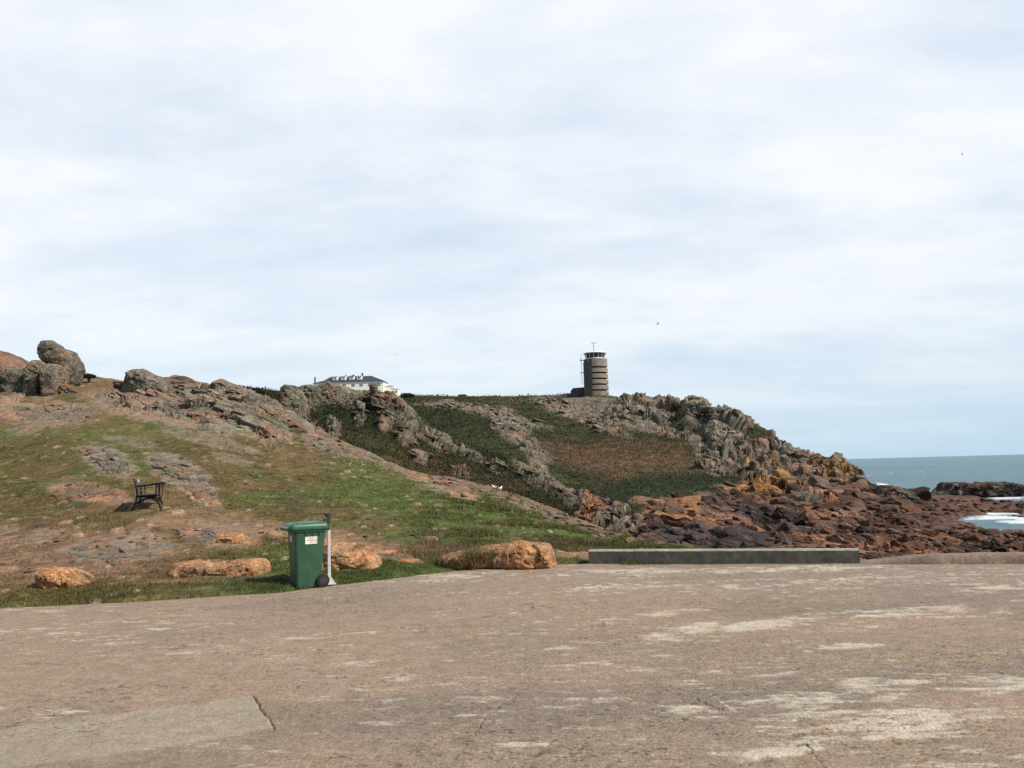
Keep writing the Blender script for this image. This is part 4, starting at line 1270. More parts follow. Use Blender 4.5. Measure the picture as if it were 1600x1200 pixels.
# ================================================================== LOW WALLS
M_WALL = mat_plain('old_concrete', (0.105, 0.098, 0.078), 0.92, spec=0.2, nscale=7, var=0.3, bump=0.5, dirt=(0.045, 0.048, 0.036), dscale=2.5)
M_WALLTOP = mat_plain('worn_coping', (0.27, 0.25, 0.205), 0.9, spec=0.2, nscale=9, var=0.25, bump=0.4, dirt=(0.15, 0.14, 0.11))
pts, _ = at_z(np.array([920., 992., 1344.]), np.array([881., 881., 881.]))
wall = thing('low_wall', 'low straight grey concrete wall along the far edge of the forecourt', 'wall', tuple(pts[0]))


def wall_run(a, b, h, t, name, mat, parent, org, z0=-0.3, top=None):
    a, b = Vector(a) - Vector(org), Vector(b) - Vector(org)
    dx = (b - a); ln = dx.length; yaw = math.atan2(dx.y, dx.x)
    nx, nz_ = int(ln / 0.05), 10
    mb = MB()
    V, Fc = [], []
    # a box with finely divided faces so that its edges can be worn
    sec = [(0, z0), (0, 0.02), (0, h * 0.35), (0, h * 0.7), (0, h - 0.02), (0.02, h), (t * 0.5, h + 0.004), (t - 0.02, h), (t, h - 0.02), (t, h * 0.5), (t, z0)]
    P = np.array([[(ln * i / nx), y, z] for i in range(nx + 1) for y, z in sec])
    wob = 0.008 * fbm(P * [3, 3, 3] + ln, 77, 3) + 0.012 * sstep(0.35, 0.7, fbm(P * [2.2, 5, 5], 79, 3)) * (P[:, 2] > h - 0.03)
    P[:, 1] += wob * np.where(P[:, 1] > t / 2, 1, -1) * (P[:, 1] != t / 2)
    P[:, 2] -= np.abs(wob) * (P[:, 2] > 0.05)
    c, s_ = math.cos(yaw), math.sin(yaw)
    Q = np.stack([a.x + P[:, 0] * c - P[:, 1] * s_, a.y + P[:, 0] * s_ + P[:, 1] * c, P[:, 2]], -1)
    m = len(sec)
    fs = [(i * m + j, (i + 1) * m + j, (i + 1) * m + j + 1, i * m + j + 1) for i in range(nx) for j in range(m - 1)]
    mb.add(Q, fs)
    mb.add(Q[:m], [tuple(range(m))]); mb.add(Q[-m:], [tuple(range(m))[::-1]])
    o = mb.build(name, mat, parent, smooth=True)
    if top is not None:
        o.data.materials.append(top)
        for k, f in enumerate(fs):
            if f[0] % m in (4, 5, 6, 7): o.data.polygons[k].material_index = 1
    return o


d1 = (Vector(pts[2]) - Vector(pts[1])).normalized() * 0.003
wall_run(pts[0], Vector(pts[1]) - d1, 0.239, 0.26, 'wall_segment', M_WALL, wall, pts[0], top=M_WALLTOP)
wall_run(Vector(pts[1]) + d1, pts[2], 0.240, 0.26, 'wall_segment', M_WALL, wall, pts[0], top=M_WALLTOP)

# the rounded kerb that carries the edge on to the right
kx = np.concatenate([np.arange(1338, 1600, 3.0), np.arange(1600, 2000, 12.0)])
kp, _ = at_z(kx, EDGE(kx) + 1.0)
kh = np.interp(kx, [1338, 1390, 1450, 1560, 1800, 2000], [0.0, 0.075, 0.135, 0.155, 0.16, 0.16])
sec = [(-0.02, -0.3, 0), (-0.01, -0.01, 0), (0.0, 0.4, 1), (0.03, 0.82, 1), (0.09, 1.0, 1), (0.25, 1.03, 1), (0.40, 0.96, 1), (0.46, 0.6, 1), (0.48, -3.0, 0)]
tan = np.gradient(kp, axis=0); tan /= np.linalg.norm(tan, axis=1, keepdims=True)
nrm = np.stack([-tan[:, 1], tan[:, 0], 0 * tan[:, 0]], -1)
K = np.stack([kp + nrm * y + np.array([0, 0, 1.0]) * (kh[:, None] * z if f else z) for y, z, f in sec], 1)
K = K.reshape(-1, 3); K += (0.012 * fbm(K * 4, 87, 4))[:, None] * np.array([0, -1, 1]) * (K[:, 2:] > -0.02)
kc = lerp([0.200, 0.148, 0.112], [0.15, 0.115, 0.088], sstep(-0.3, 0.4, fbm(K * 2.5, 88, 4)))
kc = lerp(kc, [0.30, 0.26, 0.2], sstep(0.2, 0.5, fbm(K * 3.5 + 5, 89, 4)) * 0.5)
korg = kp[20].copy()
o = link('kerb', mesh_np('kerb', K - korg, grid_faces(len(sec), len(kx)), kc, True), mat_ground('kerb_concrete', 14.0, 0.65, 1.35, 0.6, 0.02), loc=korg)
tag(o, 'low rounded brownish concrete kerb curving on to the right of the grey wall', 'kerb')

# ================================================================== WHEELED BIN AND ITS POST
M_GREEN = mat_plain('green_plastic', (0.017, 0.068, 0.034), 0.5, spec=0.45, nscale=5, var=0.14, bump=0.05, dirt=(0.040, 0.085, 0.048), dscale=6)
M_GREEN2 = mat_plain('green_plastic_lid', (0.022, 0.094, 0.048), 0.42, spec=0.5, nscale=6, var=0.12, bump=0.05, dirt=(0.06, 0.15, 0.085), dscale=5)
M_BLACK = mat_plain('black_rubber', (0.016, 0.015, 0.017), 0.7, spec=0.3, nscale=20, var=0.3)
M_HUB = mat_plain('dark_plastic', (0.04, 0.03, 0.045), 0.5, nscale=20, var=0.2)
M_PAPER = mat_plain('white_sticker', (0.78, 0.76, 0.70), 0.5, nscale=12, var=0.04, dirt=(0.55, 0.53, 0.47), dscale=10)
M_RED = mat_plain('red_print', (0.55, 0.10, 0.09), 0.6, nscale=30, var=0.2)
M_INK = mat_plain('grey_print', (0.22, 0.21, 0.22), 0.6, nscale=30, var=0.2)
M_GALV = mat_plain('galvanised_steel', (0.56, 0.56, 0.53), 0.55, metal=0.25, nscale=14, var=0.18, bump=0.1, dirt=(0.36, 0.35, 0.32), dscale=8)
M_DARKMETAL = mat_plain('dark_painted_steel', (0.030, 0.026, 0.040), 0.5, metal=0.2, nscale=18, var=0.3, dirt=(0.07, 0.05, 0.045))

bp_, _ = at_z(np.array([479.5]), np.array([916.5]))
binr = thing('wheeled_bin', 'dark green plastic wheelie bin with closed lid standing at the edge of the concrete', 'bin', tuple(bp_[0]), R_(29))
H = 0.925
lv = []
for t in np.linspace(0, 1, 9):
    z = 0.015 + (H - 0.015) * t
    xf = -0.215 - 0.03 * t; xb = 0.165 + 0.085 * t
    wy = 0.385 + 0.075 * t
    r = 0.045
    lv.append(((xf + xb) / 2, 0, xb - xf, wy, r, z))
lv = [(lv[0][0], 0, lv[0][2] - 0.03, lv[0][3] - 0.03, 0.04, 0.0)] + lv
mb = MB().rrect(lv, 6)
body = mb.build('body', M_GREEN, binr, smooth=True)
mb = MB()      # moulded rim under the lid with its ribs
mb.rrect([(0, 0, 0.53, 0.485, 0.05, H - 0.075), (0, 0, 0.54, 0.495, 0.05, H - 0.065), (0, 0, 0.54, 0.495, 0.05, H - 0.035), (0, 0, 0.525, 0.48, 0.05, H - 0.03)], 6)
for s in (-1, 1):
    for x in (-0.07, 0.035, 0.14):
        mb.box((x, s * 0.236, H - 0.10), (0.014, 0.022, 0.05))
mb.build('rim', M_GREEN, body, bevel=0.003)
mb = MB()
mb.rrect([(-0.02, 0, 0.59, 0.53, 0.06, H - 0.035), (-0.02, 0, 0.60, 0.54, 0.065, H - 0.02), (-0.02, 0, 0.60, 0.54, 0.065, H + 0.022), (-0.02, 0, 0.575, 0.515, 0.06, H + 0.042),
          (-0.005, 0, 0.50, 0.45, 0.06, H + 0.062), (0.0, 0, 0.36, 0.32, 0.06, H + 0.075), (0.0, 0, 0.10, 0.1, 0.04, H + 0.079)], 7)
lid = mb.build('lid', M_GREEN2, binr, smooth=True)
mb = MB()      # drooping front lip that serves as the grip
mb.add([(-0.30, -0.20, H + 0.03), (-0.30, 0.20, H + 0.03), (-0.375, 0.185, H - 0.005), (-0.375, -0.185, H - 0.005),
        (-0.30, -0.20, H - 0.015), (-0.30, 0.20, H - 0.015), (-0.362, 0.185, H - 0.045), (-0.362, -0.185, H - 0.045)],
       [(0, 1, 2, 3), (4, 7, 6, 5), (0, 3, 7, 4), (1, 5, 6, 2), (3, 2, 6, 7), (0, 4, 5, 1)])
mb.build('lid_grip', M_GREEN2, lid, bevel=0.008)
mb = MB()
mb.rrect([(-0.12, 0, 0.17, 0.30, 0.03, H + 0.055), (-0.12, 0, 0.16, 0.29, 0.03, H + 0.078)], 4)
mb.build('lid_panel', M_GREEN, lid, bevel=0.004)
mb = MB()
mb.tube([(0.275, -0.21, H - 0.02), (0.30, -0.21, H + 0.01), (0.305, -0.19, H + 0.02), (0.305, 0.19, H + 0.02), (0.30, 0.21, H + 0.01), (0.275, 0.21, H - 0.02)], 0.014, 8)
mb.build('rear_handle', M_GREEN, binr, smooth=True)
for s in (-1, 1):
    w = MB().lathe([(0.0, -0.024), (0.060, -0.024), (0.066, -0.022), (0.092, -0.024), (0.100, -0.014), (0.100, 0.014), (0.092, 0.024), (0.066, 0.022), (0.06, 0.024), (0.0, 0.024)], 36, (0, 0, 0), 'Y')
    wl = w.build('wheel', M_BLACK, binr, (0.185, s * 0.232, 0.1), smooth=True)
    hb = MB().lathe([(0.0, s * 0.034), (0.022, s * 0.034), (0.026, s * 0.026), (0.058, s * 0.027), (0.060, s * 0.022)], 24, (0, 0, 0), 'Y')
    for k in range(6):
        a = k * math.pi / 3
        hb.box((0.04 * math.cos(a), s * 0.028, 0.04 * math.sin(a)), (0.034, 0.008, 0.008), Matrix.Rotation(-a, 3, 'Y'))
    hb.build('hub', M_HUB, wl)
MB().tube([(0.185, -0.21, 0.1), (0.185, 0.21, 0.1)], 0.011, 8).build('axle', M_DARKMETAL, binr, smooth=True)


def side_y(x, z):          # outer face of the body on the near side
    t = (z - 0.015) / (H - 0.015)
    return -(0.385 + 0.075 * t) / 2


# sticker on the near side: three rows of fine print, the middle one red
sx0, sx1, sz0, sz1 = -0.085, 0.10, 0.668, 0.778
mb = MB().add([(sx0, side_y(0, sz0) - 0.003, sz0), (sx1, side_y(0, sz0) - 0.003, sz0), (sx1, side_y(0, sz1) - 0.003, sz1), (sx0, side_y(0, sz1) - 0.003, sz1),
               (sx0, side_y(0, sz0) + 0.002, sz0), (sx1, side_y(0, sz0) + 0.002, sz0), (sx1, side_y(0, sz1) + 0.002, sz1), (sx0, side_y(0, sz1) + 0.002, sz1)],
              [(0, 1, 2, 3), (5, 4, 7, 6), (4, 0, 3, 7), (1, 5, 6, 2), (3, 2, 6, 7), (4, 5, 1, 0)])
st = mb.build('sticker', M_PAPER, body)
rs = random.Random(5)
for row, (zc, hh_, mt, xa, xb) in enumerate(((0.760, 0.011, M_INK, -0.05, 0.085), (0.727, 0.017, M_RED, -0.06, 0.095), (0.697, 0.009, M_INK, -0.03, 0.09))):
    mb = MB(); x = xa
    while x < xb:
        w_ = rs.uniform(0.004, 0.012)
        y = side_y(0, zc) - 0.005
        mb.box((x + w_ / 2, y, zc + rs.uniform(-0.001, 0.001)), (w_ * 0.75, 0.003, hh_ * rs.uniform(0.75, 1.0)))
        x += w_ + (0.006 if rs.random() < 0.2 else 0.001)
    mb.build('print_line', mt, st)
mb = MB().add([(-0.2425, -0.06, 0.70), (-0.2425, 0.07, 0.70), (-0.2460, 0.07, 0.80), (-0.2460, -0.06, 0.80)], [(0, 3, 2, 1)])
mb.build('front_sticker', mat_plain('grey_sticker', (0.5, 0.5, 0.5), 0.5), body)

pp_, _ = at_z(np.array([514.5]), np.array([913.5]))
post = thing('bin_post', 'galvanised steel post with a dark bracket arm reaching over the green bin', 'post', tuple(pp_[0]), R_(20))
mb = MB().box((0.0, 0.0, 0.012), (0.20, 0.16, 0.014))
for x in (-0.075, 0.075):
    for y in (-0.055, 0.055): mb.lathe([(0, 0.038), (0.010, 0.038), (0.010, 0.018), (0.010, 0.01)], 6, (x, y, 0))
mb.build('base_plate', M_GALV, post, bevel=0.002)
mb = MB().box((0.0, -0.022, 0.43), (0.048, 0.006, 0.83)).box((-0.021, 0.004, 0.43), (0.006, 0.046, 0.83))
pole = mb.build('pole', M_GALV, post, bevel=0.0015)
mb = MB().add([(0.024, -0.02, 0.02), (0.092, -0.02, 0.02), (0.024, -0.02, 0.13), (0.024, -0.012, 0.02), (0.092, -0.012, 0.02), (0.024, -0.012, 0.13)],
              [(0, 1, 2), (3, 5, 4), (0, 3, 4, 1), (1, 4, 5, 2), (2, 5, 3, 0)])
mb.build('gusset', M_GALV, pole)
mb = MB().box((-0.008, 0.012, 0.94), (0.034, 0.034, 0.36)).box((-0.005, 0.012, 1.06), (0.06, 0.05, 0.10)).box((-0.045, 0.012, 1.015), (0.09, 0.055, 0.035))
mb.build('bracket', M_DARKMETAL, post, bevel=0.004)
mb = MB().box((-0.125, 0.012, 1.110), (0.27, 0.055, 0.022)).box((-0.255, 0.012, 1.112), (0.03, 0.09, 0.016))
mb.box((-0.04, 0.012, 1.085), (0.05, 0.02, 0.05), Matrix.Rotation(R_(45), 3, 'Y'))
mb.build('arm', M_DARKMETAL, post, bevel=0.003)

# ================================================================== BENCH
M_IRON = mat_plain('black_cast_iron', (0.009, 0.007, 0.009), 0.65, metal=0.0, spec=0.25, nscale=25, var=0.3, bump=0.1)
M_SLAT = mat_plain('dark_stained_wood', (0.042, 0.030, 0.030), 0.6, nscale=16, var=0.35, bump=0.1)
M_PLAQ = mat_plain('pale_plaque', (0.62, 0.58, 0.54), 0.4, nscale=20, var=0.08)
g0 = LB.pos(209, 799); g1 = LB.pos(251, 799)
fdir = (at(251, 799, 22) - at(209, 799, 22)); fdir[2] = 0; fdir /= np.linalg.norm(fdir)
pA = at(209, 799, 22.0); pB = at(216.5, 793, 23.4)
adir = pB - pA; adir[2] = 0; adir /= np.linalg.norm(adir)
dgr = ground_d(230, 798)
org = at(209, 799, dgr); org[2] = min(g0[2], g1[2]) + 0.035
SBN = dgr / 22.0
bench = thing('park_bench', 'black bench with cast iron ends on the turf seen end on', 'bench', tuple(org))
basis = Matrix(((fdir[0], adir[0], 0), (fdir[1], adir[1], 0), (0, 0, 1)))


def bx(x, y, z):
    return tuple(basis @ Vector((x * SBN, y * SBN, z * SBN)))


LEN = 1.2
for k, y in enumerate((0.0, LEN)):
    mb = MB()
    mb.tube([bx(-0.03, y, -0.04), bx(-0.01, y, 0.06), bx(0.03, y, 0.18), bx(0.075, y, 0.30), bx(0.078, y, 0.42), bx(0.05, y, 0.60), bx(0.012, y, 0.74), bx(-0.005, y, 0.78)], [0.03, 0.028, 0.026, 0.026, 0.026, 0.024, 0.022, 0.018], 8)
    mb.tube([bx(0.68, y, -0.04), bx(0.655, y, 0.08), bx(0.60, y, 0.20), bx(0.555, y, 0.34), bx(0.545, y, 0.46), bx(0.55, y, 0.62)], [0.03, 0.027, 0.025, 0.024, 0.021, 0.019], 8)
    mb.tube([bx(0.07, y, 0.335), bx(0.32, y, 0.335), bx(0.56, y, 0.35)], 0.022, 8)
    mb.tube([bx(0.055, y, 0.585), bx(0.20, y, 0.60), bx(0.40, y, 0.625), bx(0.55, y, 0.645), bx(0.66, y, 0.655), bx(0.71, y, 0.640)], [0.019, 0.021, 0.022, 0.024, 0.026, 0.020], 8)
    arc = [bx(0.06 + 0.57 * t, y, 0.10 + 0.19 * math.sin(math.pi * (0.12 + 0.76 * t))) for t in np.linspace(0, 1, 11)]
    mb.tube(arc, 0.024, 8)
    mb.tube([bx(0.20, y, 0.335), bx(0.185, y, 0.45), bx(0.17, y, 0.60)], 0.014, 6)
    mb.tube([bx(0.60, y, 0.20), bx(0.63, y, 0.35), bx(0.645, y, 0.50), bx(0.64, y, 0.65)], 0.012, 6)
    mb.build('end_frame', M_IRON, bench, smooth=True)


def slat(mb, x, z, w, t, tilt):
    R = Matrix.Rotation(tilt, 3, 'Y')
    c = bx(x, LEN / 2, z)
    d = (w * SBN, (LEN + 0.10) * SBN, t * SBN)
    P = []
    for zz_ in (-1, 1):
        for yy in (-1, 1):
            for xx in (-1, 1):
                v = R @ Vector((xx * d[0] / 2, 0, zz_ * d[2] / 2)); v.y = yy * d[1] / 2
                P.append(Vector(c) + basis @ v)
    mb.add(P, [(0, 2, 3, 1), (4, 5, 7, 6), (0, 1, 5, 4), (2, 6, 7, 3), (0, 4, 6, 2), (1, 3, 7, 5)])


mb = MB()
for k in range(6):
    slat(mb, 0.13 + 0.083 * k, 0.372 + 0.003 * k, 0.066, 0.026, R_(-2))
mb.build('seat', M_SLAT, bench, bevel=0.003)
mb = MB()
for k in range(4):
    z = 0.47 + 0.088 * k
    slat(mb, 0.105 - 0.26 * (z - 0.42), z, 0.024, 0.072, R_(-15))
back = mb.build('backrest', M_SLAT, bench, bevel=0.003)
mb = MB()
P = [Vector(bx(0.052 - 0.26 * (z - 0.70) + 0.0, y, z)) for y, z in ((0.62, 0.685), (0.86, 0.685), (0.86, 0.765), (0.62, 0.765))]
n_ = basis @ Vector((0.012, 0, 0.004))
mb.add([p + n_ for p in P] + [p - n_ for p in P], [(0, 1, 2, 3), (7, 6, 5, 4), (0, 4, 5, 1), (2, 6, 7, 3), (1, 5, 6, 2), (0, 3, 7, 4)])
mb.build('plaque', M_PLAQ, back)

# ================================================================== TOWER
M_TOWER = mat_plain('weathered_concrete', (0.235, 0.192, 0.155), 0.9, spec=0.2, nscale=0.9, var=0.22, bump=0.3, dirt=(0.13, 0.105, 0.085), dscale=0.35)
M_TOWER2 = mat_plain('grey_green_concrete', (0.115, 0.105, 0.09), 0.9, spec=0.2, nscale=0.8, var=0.22, bump=0.3, dirt=(0.075, 0.07, 0.062), dscale=0.4)
M_SLIT = mat_plain('unlit_interior', (0.012, 0.010, 0.010), 0.9, spec=0.1)
M_WHITE = mat_plain('white_paint', (0.80, 0.80, 0.78), 0.5, nscale=2, var=0.05)
M_GLASS = mat_plain('dark_glass', (0.022, 0.034, 0.036), 0.08, spec=0.6, nscale=0.6, var=0.3)
M_STEEL = mat_plain('grey_steel', (0.16, 0.15, 0.16), 0.5, metal=0.4, nscale=3, var=0.2)
DT = 395.0; sT = DT / F
torg = at(932, 618, DT)
tow = thing('observation_tower', 'round brown concrete tower with slit windows and a glazed lookout on top', 'tower', tuple(torg))
A0, A1 = R_(-113), R_(40)
zs = [12.25, 9.68, 7.12, 4.55, 1.98]
mb = MB()
edges = [16.25] + zs + [-4.0]
Rw = lambda z: 5.42 - 0.018 * z
for k in range(6):
    zt = edges[k] - (0.34 if k else 0); zb = edges[k + 1] + (0.34 if k < 5 else 0)
    ov = 0.16
    mb.lathe([(4.3, zb), (Rw(zb) + ov - 0.05, zb), (Rw(zb) + ov, zb + 0.06), (Rw(zt) + ov, zt - 0.06), (Rw(zt) + ov - 0.05, zt), (4.3, zt)], 44, a0=A0, a1=A1)
mb.build('wall', M_TOWER, tow, smooth=True)
MB().lathe([(Rw(-4), -4.0), (Rw(0), 0), (Rw(16.15), 16.15), (0.0, 16.15)], 44, a0=A1, a1=A0 + 2 * math.pi).build('rear_wall', M_TOWER2, tow, smooth=True)
MB().lathe([(4.45, -4), (4.45, 16.1)], 48).build('slit', M_SLIT, tow, smooth=True)
mb = MB().box((-4.75, -2.0, 5.0), (1.5, 2.2, 19.5)).box((-3.3, -3.9, 5.6), (0.5, 0.5, 20.5))
mb.build('stair_bay', M_TOWER2, tow, bevel=0.08)
mb = MB().lathe([(5.10, 16.15), (5.10, 16.26), (4.30, 16.32), (4.25, 16.55), (4.1, 16.55)], 48)
mb.build('parapet', M_WHITE, tow, smooth=True)
look = MB().lathe([(4.15, 16.5), (4.75, 18.75)], 14).build('lookout', M_GLASS, tow)
for k in range(14):
    a = 2 * math.pi * k / 14
    MB().tube([(4.17 * math.cos(a), 4.17 * math.sin(a), 16.5), (4.79 * math.cos(a), 4.79 * math.sin(a), 18.8)], 0.08, 6).build('glazing_bar', M_WHITE, look, smooth=True)
MB().lathe([(4.6, 18.72), (5.25, 18.78), (5.3, 19.0), (4.9, 19.25), (2.0, 19.6), (0.0, 19.7)], 48).build('roof', M_WHITE, tow, smooth=True)
mb = MB().tube([(-0.5, 0, 19.5), (-0.5, 0, 24.0)], 0.11, 6).tube([(-1.8, 0, 23.6), (0.8, 0, 23.6)], 0.10, 6).tube([(-0.9, 0, 22.2), (-0.1, 0, 22.2)], 0.09, 6).tube([(-0.5, 0, 21.0), (-0.1, 0, 21.0)], 0.09, 6)
mb.build('aerial', M_STEEL, tow)
MB().box((-6.0, -1.2, 10.25), (1.6, 1.6, 0.14)).build('platform', M_STEEL, tow)
mb = MB().box((-6.1, -1.2, 15.7), (1.9, 1.8, 0.16))
mb.box((-6.9, -1.2, 16.2), (0.07, 1.8, 0.07)).box((-6.9, -2.05, 16.0), (0.07, 0.07, 0.9)).box((-6.0, -2.0, 16.35), (1.8, 0.07, 0.07))
mb.build('platform', M_STEEL, tow)
mb = MB().tube([(-6.35, -1.2, 5.2), (-6.35, -1.2, 19.0)], 0.06, 5)
for k in range(13):
    mb.box((-6.35, -1.2, 5.6 + k * 1.05), (1.5 if k % 4 == 0 else 1.0, 0.07, 0.07))
mb.build('aerial_rack', M_STEEL, tow)
mb = MB()
mb.add([(-11.2, 0, -3), (-5.0, 0, -3), (-5.0, 0, 3.9), (-10.4, 0, 3.6), (-11.2, 0, 2.7), (-11.2, 5, -3), (-5.0, 5, -3), (-5.0, 5, 3.9), (-10.4, 5, 3.6), (-11.2, 5, 2.7)],
       [(0, 1, 2, 3, 4), (9, 8, 7, 6, 5), (0, 5, 6, 1), (1, 6, 7, 2), (2, 7, 8, 3), (3, 8, 9, 4), (4, 9, 5, 0)])
mb.box((-13.0, 2.5, 0.0), (3.8, 4.0, 2.7))
mb.build('annex', mat_plain('dark_render', (0.060, 0.056, 0.062), 0.9, nscale=1, var=0.25), tow)

# ================================================================== WHITE HOUSE
DH = 345.0; sH = DH / F
horg = at(551, 612, DH)
house = thing('white_house', 'long white house with dark hipped roof and four dormers behind the knoll', 'house', tuple(horg))
M_HW = mat_plain('white_render', (0.80, 0.78, 0.70), 0.8, spec=0.2, nscale=0.8, var=0.05)
M_SLATE = mat_plain('dark_slate', (0.030, 0.034, 0.048), 0.6, nscale=1.5, var=0.25, bump=0.2)
M_PANE = mat_plain('window_pane', (0.06, 0.065, 0.075), 0.2, nscale=1, var=0.2)
wl = MB().box((0, 5, 0.4), (24.0, 10, 6.9)).build('wall', M_HW, house)
EV, RG = 3.86, 6.55


def hip(mb, x0, x1, y0, y1, ze, zr, rx0, rx1):
    ym = (y0 + y1) / 2
    mb.add([(x0, y0, ze), (x1, y0, ze), (x1, y1, ze), (x0, y1, ze), (rx0, ym, zr), (rx1, ym, zr)],
           [(0, 1, 5, 4), (1, 2, 5), (2, 3, 4, 5), (3, 0, 4), (0, 3, 2, 1)])
    return mb


rf = hip(MB(), -12.4, 12.5, -0.4, 10.4, EV, RG, -9.6, 6.6).build('roof', M_SLATE, house)
hip(MB(), -15.8, -8.2, 0.4, 8.4, 3.72, 5.0, -12.6, -9).build('wing_roof', M_SLATE, house)
MB().box((-11.9, 4.4, 0.4), (7.0, 7.4, 6.6)).build('wing_wall', M_HW, house)
for px_ in (523, 536, 549, 561):
    x = (px_ - 551) * sH
    dm = MB().box((x, 2.4, 5.45), (1.75, 3.4, 1.45)).build('dormer', M_HW, house)
    MB().box((x, 2.35, 6.24), (2.0, 3.7, 0.14)).build('dormer_roof', M_SLATE if px_ == 549 else M_WHITE, dm)
    w = MB().box((x, 0.69, 5.40), (1.0, 0.06, 0.85)).build('window', M_PANE, dm)
    MB().box((x, 0.655, 5.40), (0.09, 0.05, 0.87)).box((x, 0.655, 5.36), (1.02, 0.05, 0.07)).build('window_frame', M_WHITE, w)
for px_ in (538, 552, 564.5, 578, 592):
    x = (px_ - 551) * sH
    w = MB().box((x, -0.02, 2.55), (1.25, 0.10, 1.0)).build('window', M_PANE, house)
    MB().box((x, -0.085, 2.55), (0.09, 0.05, 1.04)).box((x, -0.085, 2.52), (1.28, 0.05, 0.07)).build('window_frame', M_WHITE, w)
for px_, zt, w_ in ((537, 6.95, 0.5), (549, 6.9, 0.9), (563, 7.6, 0.6)):
    MB().box(((px_ - 551) * sH, 5.0, zt - 0.6), (w_, 0.7, 1.3)).box(((px_ - 551) * sH, 5.0, zt + 0.12), (w_ * 0.5, 0.3, 0.3)).build('chimney', M_SLATE, rf)
MB().box((-15.5, 4.0, 5.0), (0.45, 0.6, 3.0)).build('chimney', M_SLATE, house)
an = MB().box((13.2, 6.0, -0.2), (2.6, 6.0, 4.8)).box((13.6, 5.9, 2.28), (4.2, 6.3, 0.16)).build('annex', M_HW, house)
an2 = MB().box((15.8, 6.5, -1.6), (2.9, 5, 5.2)).box((15.8, 6.5, 1.1), (3.2, 5.3, 0.14)).build('annex', M_HW, house)
for x in (15.2, 16.4):
    MB().box((x, 3.99, -0.05), (0.65, 0.06, 0.7)).build('window', M_PANE, an2)

# ---- little things on the skylines
ho = at(722, 621, 398)
hut = thing('stone_hut', 'tiny brown hut alone on the far ridge between the house and the tower', 'hut', tuple(ho))
MB().box((0, 0, 0.1), (3.4, 3.0, 2.0)).build('wall', mat_plain('brown_stone', (0.10, 0.07, 0.05), 0.9, nscale=2, var=0.3, bump=0.3), hut)
MB().box((0, 0, 1.14), (3.8, 3.4, 0.16)).box((0.6, 0, 1.24), (2.2, 3.0, 0.12)).build('roof', M_STEEL, hut)
bo = at(281, 598, 60.0)
blk = thing('concrete_block', 'low flat topped concrete block with dark face behind the ridge', 'bunker', tuple(bo))
MB().box((0, 0, -0.42), (0.78, 0.7, 1.1)).build('wall', M_TOWER2, blk, bevel=0.02)
MB().box((-0.02, 0, 0.155), (0.86, 0.8, 0.05)).build('slab', M_TOWER, blk, bevel=0.01)
co = at(262.5, 594, 60.5)
blk2 = thing('concrete_block', 'small pale concrete stub beside the round boulder on the ridge', 'block', tuple(co))
MB().box((0, 0, -0.6), (0.34, 0.4, 1.5)).box((0, 0, 0.17), (0.40, 0.46, 0.05)).build('stub', M_TOWER, blk2, bevel=0.02)

# ================================================================== GULLS
M_GULL = mat_plain('white_feathers', (0.80, 0.79, 0.76), 0.8, spec=0.2, nscale=8, var=0.06)
M_GWING = mat_plain('grey_feathers', (0.36, 0.37, 0.39), 0.8, spec=0.2, nscale=8, var=0.1)
M_GDARK = mat_plain('dark_feathers', (0.05, 0.05, 0.055), 0.8, spec=0.2, nscale=8, var=0.1)
M_BEAK = mat_plain('yellow_beak', (0.55, 0.32, 0.04), 0.5)


def flying_gull(px, py, d, yaw, bank, pitch, span, dih, label, body_mat, wing_mat):
    o = thing('gull', label, 'bird', tuple(at(px, py, d)))
    o.rotation_euler = (pitch, bank, yaw)
    k = span / 1.3
    mb = MB().tube([(0, -0.24 * k, 0.02 * k), (0, -0.20 * k, 0.03 * k), (0, -0.12 * k, 0.02 * k), (0, 0.0, 0), (0, 0.12 * k, 0), (0, 0.24 * k, 0.01 * k), (0, 0.36 * k, 0.02 * k)],
                   [0.015 * k, 0.04 * k, 0.05 * k, 0.075 * k, 0.062 * k, 0.035 * k, 0.05 * k], 10)
    mb.tube([(0, 0.22 * k, 0.01 * k), (0, 0.32 * k, 0.02 * k), (0, 0.42 * k, 0.02 * k)], [0.03 * k, 0.06 * k, 0.09 * k], 8, 0.12)
    mb.build('body', body_mat, o, smooth=True)
    MB().tube([(0, -0.235 * k, 0.02 * k), (0, -0.30 * k, 0.012 * k)], [0.014 * k, 0.004 * k], 6).build('beak', M_BEAK, o)
    for s in (-1, 1):
        z1, z2, z3 = 0.10 * dih * k, 0.16 * dih * k, 0.10 * dih * k
        st_ = [(0.03, -0.06, 0.09, 0.03), (0.18, -0.12, 0.05, z1 + 0.03 * k), (0.34, -0.14, 0.03, z2 + 0.03 * k), (0.50, -0.06, 0.07, (z2 + z3) / 2 + 0.02 * k), (0.65, 0.08, 0.10, z3)]
        V, Fc = [], []
        for x, ya, yb, z in st_:
            V += [(s * x * k, ya * k, z), (s * x * k, (ya + yb) / 2 * k, z + 0.014 * k), (s * x * k, yb * k, z), (s * x * k, (ya + yb) / 2 * k, z - 0.006 * k)]
        for i in range(len(st_) - 1):
            for j in range(4):
                Fc.append((i * 4 + j, i * 4 + (j + 1) % 4, i * 4 + 4 + (j + 1) % 4, i * 4 + 4 + j))
        Fc += [(3, 2, 1, 0), tuple(len(V) - 4 + j for j in range(4))]
        MB().add(V, Fc).build('wing', wing_mat, o, smooth=True)


